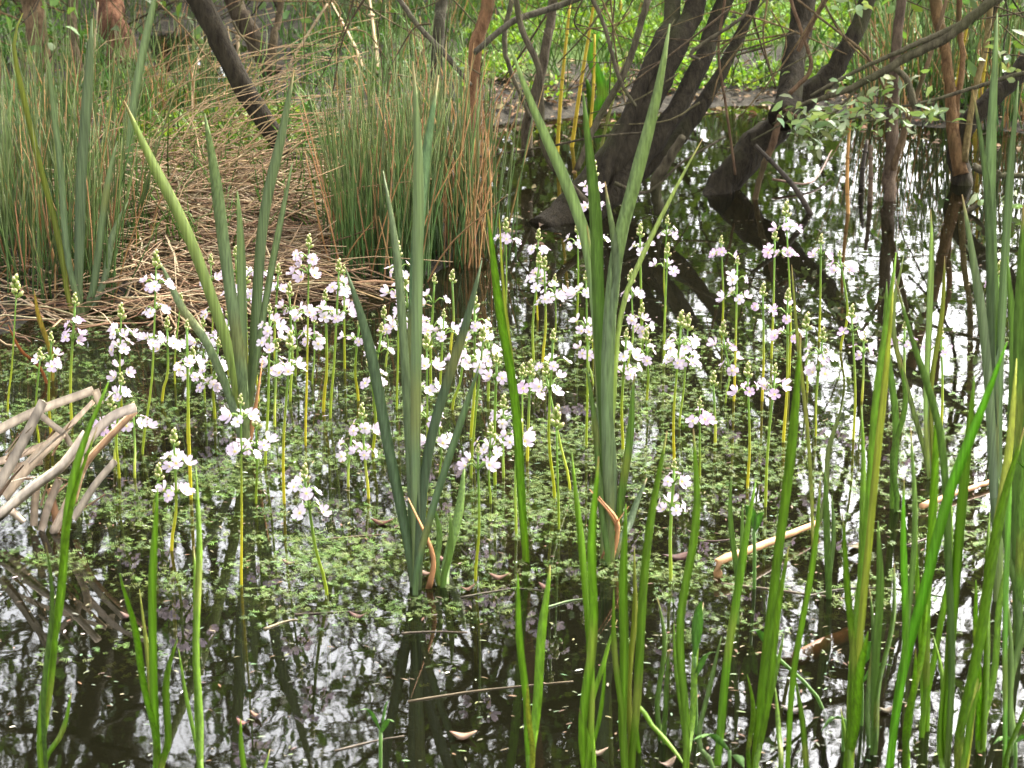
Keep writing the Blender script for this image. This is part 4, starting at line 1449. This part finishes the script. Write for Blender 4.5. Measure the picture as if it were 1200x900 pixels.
for (band, row), idx in cells.items():
    idx.sort(key=lambda j: violets[j][0])
    for k, j in enumerate(idx):
        ws, pink = violets[j][4], violets[j][5]
        kind = 'water violet in bud' if not ws else (['one-tiered', 'two-tiered', 'three-tiered'][len(ws) - 1] + (' pinkish' if pink else ' white') + ' water violet')
        pos = '' if len(idx) == 1 else (ORD[k] + ' from left in ')
        vlabel[j] = f"{kind}, {pos}{['back', 'middle', 'front'][row]} row {BANDS[band][1]}"

bud_first = None
for j, (bx, by, tx, ty, ws, pink) in enumerate(violets):
    b = at(bx, by)
    Yb = float(b[1])
    k = pxm(b)
    root = empty('water_violet', b)
    bow = random.gauss(0, 2.5)
    pts2 = [(bx, by), (bx * 0.6 + tx * 0.4 + bow, by * 0.6 + ty * 0.4), (tx, ty)]
    dY = random.gauss(0, 0.02)
    P3 = [atY(x, y, Yb + dY * i_ / 2) for i_, (x, y) in enumerate(pts2)]
    P3 = [P3[0] + np.array([0, 0, -0.12])] + P3
    n = 16
    S = spline(P3, n)
    tt = np.linspace(0, 1, n)
    lower = np.array(random.choice([(0.36, 0.38, 0.02), (0.27, 0.34, 0.025), (0.46, 0.41, 0.02)]))
    upper = np.array((0.14, 0.25, 0.035)) * random.uniform(0.8, 1.2)
    cc = lower[None] * (1 - smooth01((tt[:, None] - 0.42) / 0.5)) + upper[None] * smooth01((tt[:, None] - 0.42) / 0.5)
    sm = MB()
    sm.tube(S, (1 - 0.45 * tt) * 0.0024 * random.uniform(0.75, 1.2), cc, m=6)
    ysS = np.array([450 - np.dot(p - CP, UP) / np.dot(p - CP, FW) * F for p in S])
    nflow = 0
    for wi, wy in enumerate(ws):
        u = np.interp(-wy, -ysS, np.arange(n))
        i0 = int(min(max(math.floor(u), 0), n - 2))
        c = S[i0] + (S[i0 + 1] - S[i0]) * (u - i0)
        nfl = random.choice([3, 4, 5]) + (1 if by > 470 else 0)
        if pink and by < 520:
            nfl = random.choice([3, 4, 4])
        ph = random.uniform(0, 6.28)
        for f_ in range(nfl):
            a = ph + 2 * math.pi * f_ / nfl + random.gauss(0, 0.18)
            rr = random.uniform(0.009, 0.021)
            e = np.array([math.cos(a) * rr, math.sin(a) * rr, random.uniform(-0.005, 0.007)])
            tip = c + e
            sm.tube(spline([c - np.array([0, 0, 0.004]), c + e * 0.55 + np.array([0, 0, 0.004]), tip - np.array([0, 0, 0.003])], 5), 0.0009, (0.17, 0.27, 0.05), m=4)
            fl = flower_obj(pink, root)
            fl.location = tip - b
            nrm = Vector((math.cos(a) * 0.9, math.sin(a) * 0.9 - 0.25, random.uniform(0.2, 1.3)))
            q_ = nrm.to_track_quat('Z', 'Y')
            fl.rotation_euler = (q_ @ Matrix.Rotation(random.uniform(0, 6.28), 3, 'Z').to_quaternion()).to_euler()
            s_ = random.uniform(0.52, 0.76) * (0.9 if pink else 1.0)
            fl.scale = (s_, s_, s_)
        for f_ in range(3):                                    # bracts under each tier
            a = random.uniform(0, 6.28)
            e = np.array([math.cos(a), math.sin(a), 0.3]) * 0.012
            sm.blade(spline([c - [0, 0, 0.004], c + e * 0.6, c + e], 4), np.array([1, 1, .7, .1]) * 0.0012, (0.13, 0.22, 0.04), yaw=a + 1.57)
    sm.build('stem', M_STEM, root, loc=root.location)
    if bud_first is None:
        bud_first = bud_b.build('flower_buds', M_STEM, root)
        bo = bud_first
    else:
        bo = bud_first.copy()
        COL.objects.link(bo)
        bo.parent = root
    bo.location = S[-1] - b - np.array([0, 0, 0.004])
    s_ = random.uniform(0.8, 1.5) * (1.3 if not ws else 1)
    bo.scale = (s_, s_, s_)
    tag(root, vlabel[j], 'water violet', 'water violets in flower across the pond')

# bare green and yellow shoots between the violets
# ------------------------------------------------------------------ broken pale reeds at the left
BR = [([(-8, 508), (40, 484), (110, 458)], 9, (0.42, 0.33, 0.24), 0.05, 'long pale broken reed, topmost of the heap, ending in a folded tip'),
      ([(110, 457), (113, 464), (116, 474)], 8, (0.46, 0.36, 0.26), 0.05, 'small folded-down tip piece at the far end of the topmost reed'),
      ([(-4, 575), (24, 525), (52, 470)], 10, (0.40, 0.33, 0.26), -0.03, 'grey broken reed sticking steeply up across the topmost one'),
      ([(6, 582), (40, 542), (76, 508)], 13, (0.50, 0.37, 0.25), 0.0, 'widest buff reed strap in the middle of the broken heap'),
      ([(72, 512), (92, 492), (111, 472)], 8, (0.46, 0.33, 0.22), 0.03, 'buff reed running from the wide strap up to the folded tip'),
      ([(45, 484), (62, 498), (76, 509), (84, 522)], 6, (0.42, 0.34, 0.27), 0.0, 'short grey reed lying crosswise under the steep one'),
      ([(-6, 544), (24, 534), (58, 520)], 8, (0.36, 0.25, 0.17), 0.06, 'brownish reed lying low behind the wide strap'),
      ([(-6, 556), (20, 548), (50, 540)], 8, (0.32, 0.23, 0.16), 0.04, 'darker reed lowest behind the wide strap'),
      ([(-6, 608), (36, 572), (72, 545), (100, 508)], 10, (0.45, 0.37, 0.30), -0.05, 'long grey reed stretched along the front of the broken heap'),
      ([(92, 535), (112, 508), (134, 488), (160, 478)], 10, (0.44, 0.36, 0.30), 0.0, 'pale reed reaching furthest out over the flowers'),
      ([(157, 480), (128, 510), (98, 545), (84, 590)], 8, (0.48, 0.25, 0.12), 0.01, 'orange split reed hanging under the furthest-reaching one'),
      ([(40, 616), (41, 590), (44, 566)], 7, (0.34, 0.24, 0.16), -0.02, 'short upright stub at the heap foot, the thinner one'),
      ([(50, 622), (58, 592), (70, 562)], 8, (0.32, 0.24, 0.18), -0.02, 'brown leaning stub at the foot of the broken heap'),
      ([(60, 626), (78, 588), (90, 558), (92, 534)], 9, (0.36, 0.27, 0.2), -0.03, 'curved brown reed rising from the heap foot'),
      ([(86, 608), (112, 568), (136, 540)], 7, (0.36, 0.29, 0.22), -0.05, 'lone grey reed stub slanting up beside the heap'),
      ([(14, 598), (30, 610)], 8, (0.38, 0.28, 0.2), -0.06, 'little buff scrap at the front of the heap'),
      ([(70, 630), (66, 600), (60, 572)], 8, (0.40, 0.18, 0.08), -0.01, 'rusty stub among the heap foot stalks')]
Y0 = baseY(50, 622)
for pts, wpx, col, off, lab in BR:
    P = np.array([atY(x, y, Y0 + off + 0.02) for x, y in pts])
    k = pxm(P[0])
    S = spline(P, 14)
    mb = MB()
    cc = (np.array(col)[None] * 0.6 + np.array((0.46, 0.38, 0.27)) * 0.4) * (1 + 0.12 * rng.normal(size=(14, 1)))
    mb.blade(S, np.linspace(1, 0.9, 14) * wpx * 1.3 * k / 2, cc, yaw=rng.uniform(-0.3, 0.3), thick=0.10, fold=rng.choice([-0.6, 0.65, 0.5]), twist=rng.normal(0, 0.3), face=(0.0, -0.8, 0.6))
    tag(mb.build('broken_reed', M_STRAW, loc=P[0], smooth=False), lab, 'broken reed', 'broken pale reeds heaped at the left edge')

for _ in range(16):                                            # split slivers through the heap
    x0, y0 = random.uniform(-5, 80), random.uniform(530, 622)
    a_ = random.gauss(-0.75, 0.45)
    L_ = random.uniform(25, 75)
    Yq = Y0 + random.uniform(-0.05, 0.1)
    P = np.array([atY(x0, y0, Yq), atY(x0 + L_ * 0.5 * math.cos(a_), y0 + L_ * 0.5 * math.sin(a_) - 2, Yq), atY(x0 + L_ * math.cos(a_), y0 + L_ * math.sin(a_), Yq - 0.02)])
    mb = MB()
    mb.blade(spline(P, 8), np.linspace(1, 0.35, 8) * random.uniform(1.3, 2.8) * pxm(P[0]), jitter_cols(random.choice([(0.42, 0.33, 0.22), (0.30, 0.20, 0.12), (0.36, 0.29, 0.22), (0.20, 0.13, 0.08)]), 8, 0.2, 0.05),
             yaw=rng.normal(0, 0.5), thick=0.1, fold=0.4, twist=rng.normal(0, 0.6), face=(0, -0.8, 0.6))
    tag(mb.build('reed_sliver', M_STRAW, loc=P[0], smooth=False), 'thin split sliver of dead reed among the broken reeds at the left edge', 'reed sliver', 'slivers in the broken reed heap')

# ------------------------------------------------------------------ fallen branches, sticks, floating leaves
def lying(name, pts, wpx, col, label, cat, z=0.006, mat=None, group=None, taper=0.7, m=8):
    P = np.array([at(x, y, zz if len(p) > 2 else z) for p in pts for (x, y, zz) in [(p[0], p[1], p[2] if len(p) > 2 else z)]])
    k = pxm(P[0])
    S = spline(P, 16)
    S += rng.normal(size=S.shape) * wpx * k * 0.03
    mb = MB()
    cc = np.array(col)[None] * (1 + 0.15 * rng.normal(size=(16, 1)))
    mb.tube(S, np.linspace(1, taper, 16) * wpx * k / 2, cc, m=m, rough=0.04)
    return tag(mb.build(name, mat or M_WOOD, loc=P[0]), label, cat, group)


lying('fallen_branch', [(845, 690, -0.03), (843, 676, 0.0), (840, 660, 0.018), (866, 649, 0.02), (905, 634, 0.016), (960, 612, 0.012)], 12, (0.36, 0.2, 0.09), 'pale bent bare branch lying on the water among the right cattails', 'branch', taper=0.6)
lying('sunken_log', [(908, 790, -0.03), (935, 774, -0.012), (968, 757, -0.012), (996, 744, -0.03)], 26, (0.10, 0.034, 0.010), 'rusty brown log half sunk in the dark water at right', 'log', taper=0.7)
lying('fallen_stick', [(1080, 593), (1120, 578), (1166, 563)], 8, (0.42, 0.22, 0.11), 'reddish straight stick floating behind the right cattails', 'stick')
TW = 'thin twigs floating on the water'
for pts, wpx, col, lab in (
    ([(845, 684), (900, 690), (960, 698), (1000, 702)], 5, (0.3, 0.22, 0.14), 'pale twig floating parallel below the bent branch'),
    ([(806, 622), (832, 634), (880, 628)], 4, (0.12, 0.07, 0.05), 'dark twig touching the near end of the bent branch'),
    ([(470, 742), (510, 740), (548, 741)], 4, (0.24, 0.18, 0.11), 'short twig floating below the mid-pond cattail'),
    ([(478, 822), (540, 812), (590, 806), (672, 798)], 4, (0.26, 0.19, 0.1), 'long buff twig floating left of the front middle shoot'),
    ([(392, 880), (440, 868), (474, 862)], 4, (0.22, 0.17, 0.11), 'grey twig in open water at the front'),
    ([(310, 737), (335, 728), (350, 726)], 6, (0.5, 0.4, 0.22), 'bright straw floating below the flowers'),
    ([(345, 720), (385, 718), (425, 716)], 4, (0.2, 0.15, 0.1), 'brown twig level beside the bright straw'),
    ([(364, 634), (400, 630), (452, 626)], 4, (0.28, 0.2, 0.1), 'twig pointing at the foot of the mid-pond cattail'),
    ([(640, 712), (668, 704), (700, 700)], 5, (0.2, 0.3, 0.1), 'green straw floating beside the V-shaped cattail foot'),
    ([(940, 700), (990, 690), (1050, 690), (1110, 700)], 4, (0.16, 0.14, 0.09), 'long dark twig across the right stand'),
    ([(1060, 640), (1110, 625), (1180, 622)], 4, (0.15, 0.1, 0.07), 'dark twig before the reddish stick'),
    ([(905, 210, 0.02), (950, 214, 0.01), (975, 176, 0.03)], 5, (0.3, 0.17, 0.11), 'pinkish twig lying in the far water below the willow fork'),
    ([(540, 700), (600, 690), (636, 692)], 4, (0.15, 0.12, 0.07), 'dull twig right of the short cattail tuft')):
    lying('floating_twig', pts, wpx * 0.65, [c_ * 0.4 for c_ in col], lab, 'twig', 0.0005, None, TW, 0.4, 6)

px_limb_tmp = MB()
FL = [(543, 862, 28, (0.42, 0.26, 0.17), 'pink-buff dead leaf floating in open water at the front'), (420, 722, 20, (0.25, 0.14, 0.11), 'brown dead leaf floating left of mid-pond cattail foot'),
      (585, 676, 22, (0.3, 0.17, 0.11), 'brown dead leaf floating above the front middle shoot'), (548, 690, 16, (0.32, 0.17, 0.11), 'small reddish leaf beside the cattail tuft foot'),
      (500, 672, 20, (0.3, 0.18, 0.12), 'buff leaf caught at the mid-pond cattail foot'), (285, 848, 18, (0.3, 0.13, 0.1), 'reddish leaf beside the small green tip'),
      (300, 838, 14, (0.35, 0.2, 0.12), 'orange-buff leaf just above the reddish one'), (700, 882, 22, (0.4, 0.28, 0.2), 'buff leaf between the two front cattails'),
      (782, 895, 20, (0.42, 0.3, 0.22), 'pale leaf at the front edge below the right stand'), (795, 652, 34, (0.12, 0.06, 0.045), 'dark curled leaf left of the bent branch'),
      (448, 612, 24, (0.2, 0.09, 0.05), 'dark brown leaf left of the mid-pond cattail'), (640, 688, 18, (0.28, 0.15, 0.1), 'brown leaf right of the lone strap leaf foot'),
      (1005, 640, 26, (0.3, 0.24, 0.14), 'drab leaf in the middle of the right stand'), (930, 832, 26, (0.3, 0.25, 0.22), 'grey leaf floating below the sunken log'),
      (520, 655, 16, (0.4, 0.2, 0.16), 'pinkish leaf between the two mid-pond cattails'), (1040, 832, 22, (0.25, 0.2, 0.13), 'drab leaf at the foot of the slanting cattail'),
      (340, 660, 18, (0.24, 0.14, 0.1), 'brown leaf below the front water violet'), (150, 722, 18, (0.2, 0.12, 0.09), 'brown leaf beside the forked shoot')]
for x, y, wpx, col, lab in FL:
    col = [c_ * 0.42 for c_ in col]
    p = at(x, y, 0.003)
    k = pxm(p)
    a = rng.uniform(-0.6, 0.6)
    L = wpx * k * 1.15
    d = np.array([math.cos(a), math.sin(a), 0])
    S = spline([p - d * L / 2 + [0, 0, 0.004], p, p + d * L / 2 + [0, 0, 0.006]], 9)
    mb = MB()
    mb.blade(S, np.sin(np.linspace(0.1, 3.04, 9)) * L * 0.28, jitter_cols(col, 9, 0.2, 0.05), yaw=a + math.pi / 2, thick=0.05, fold=0.12)
    tag(mb.build('floating_leaf', M_STRAW, loc=p), lab, 'leaf', 'dead leaves floating on the pond')
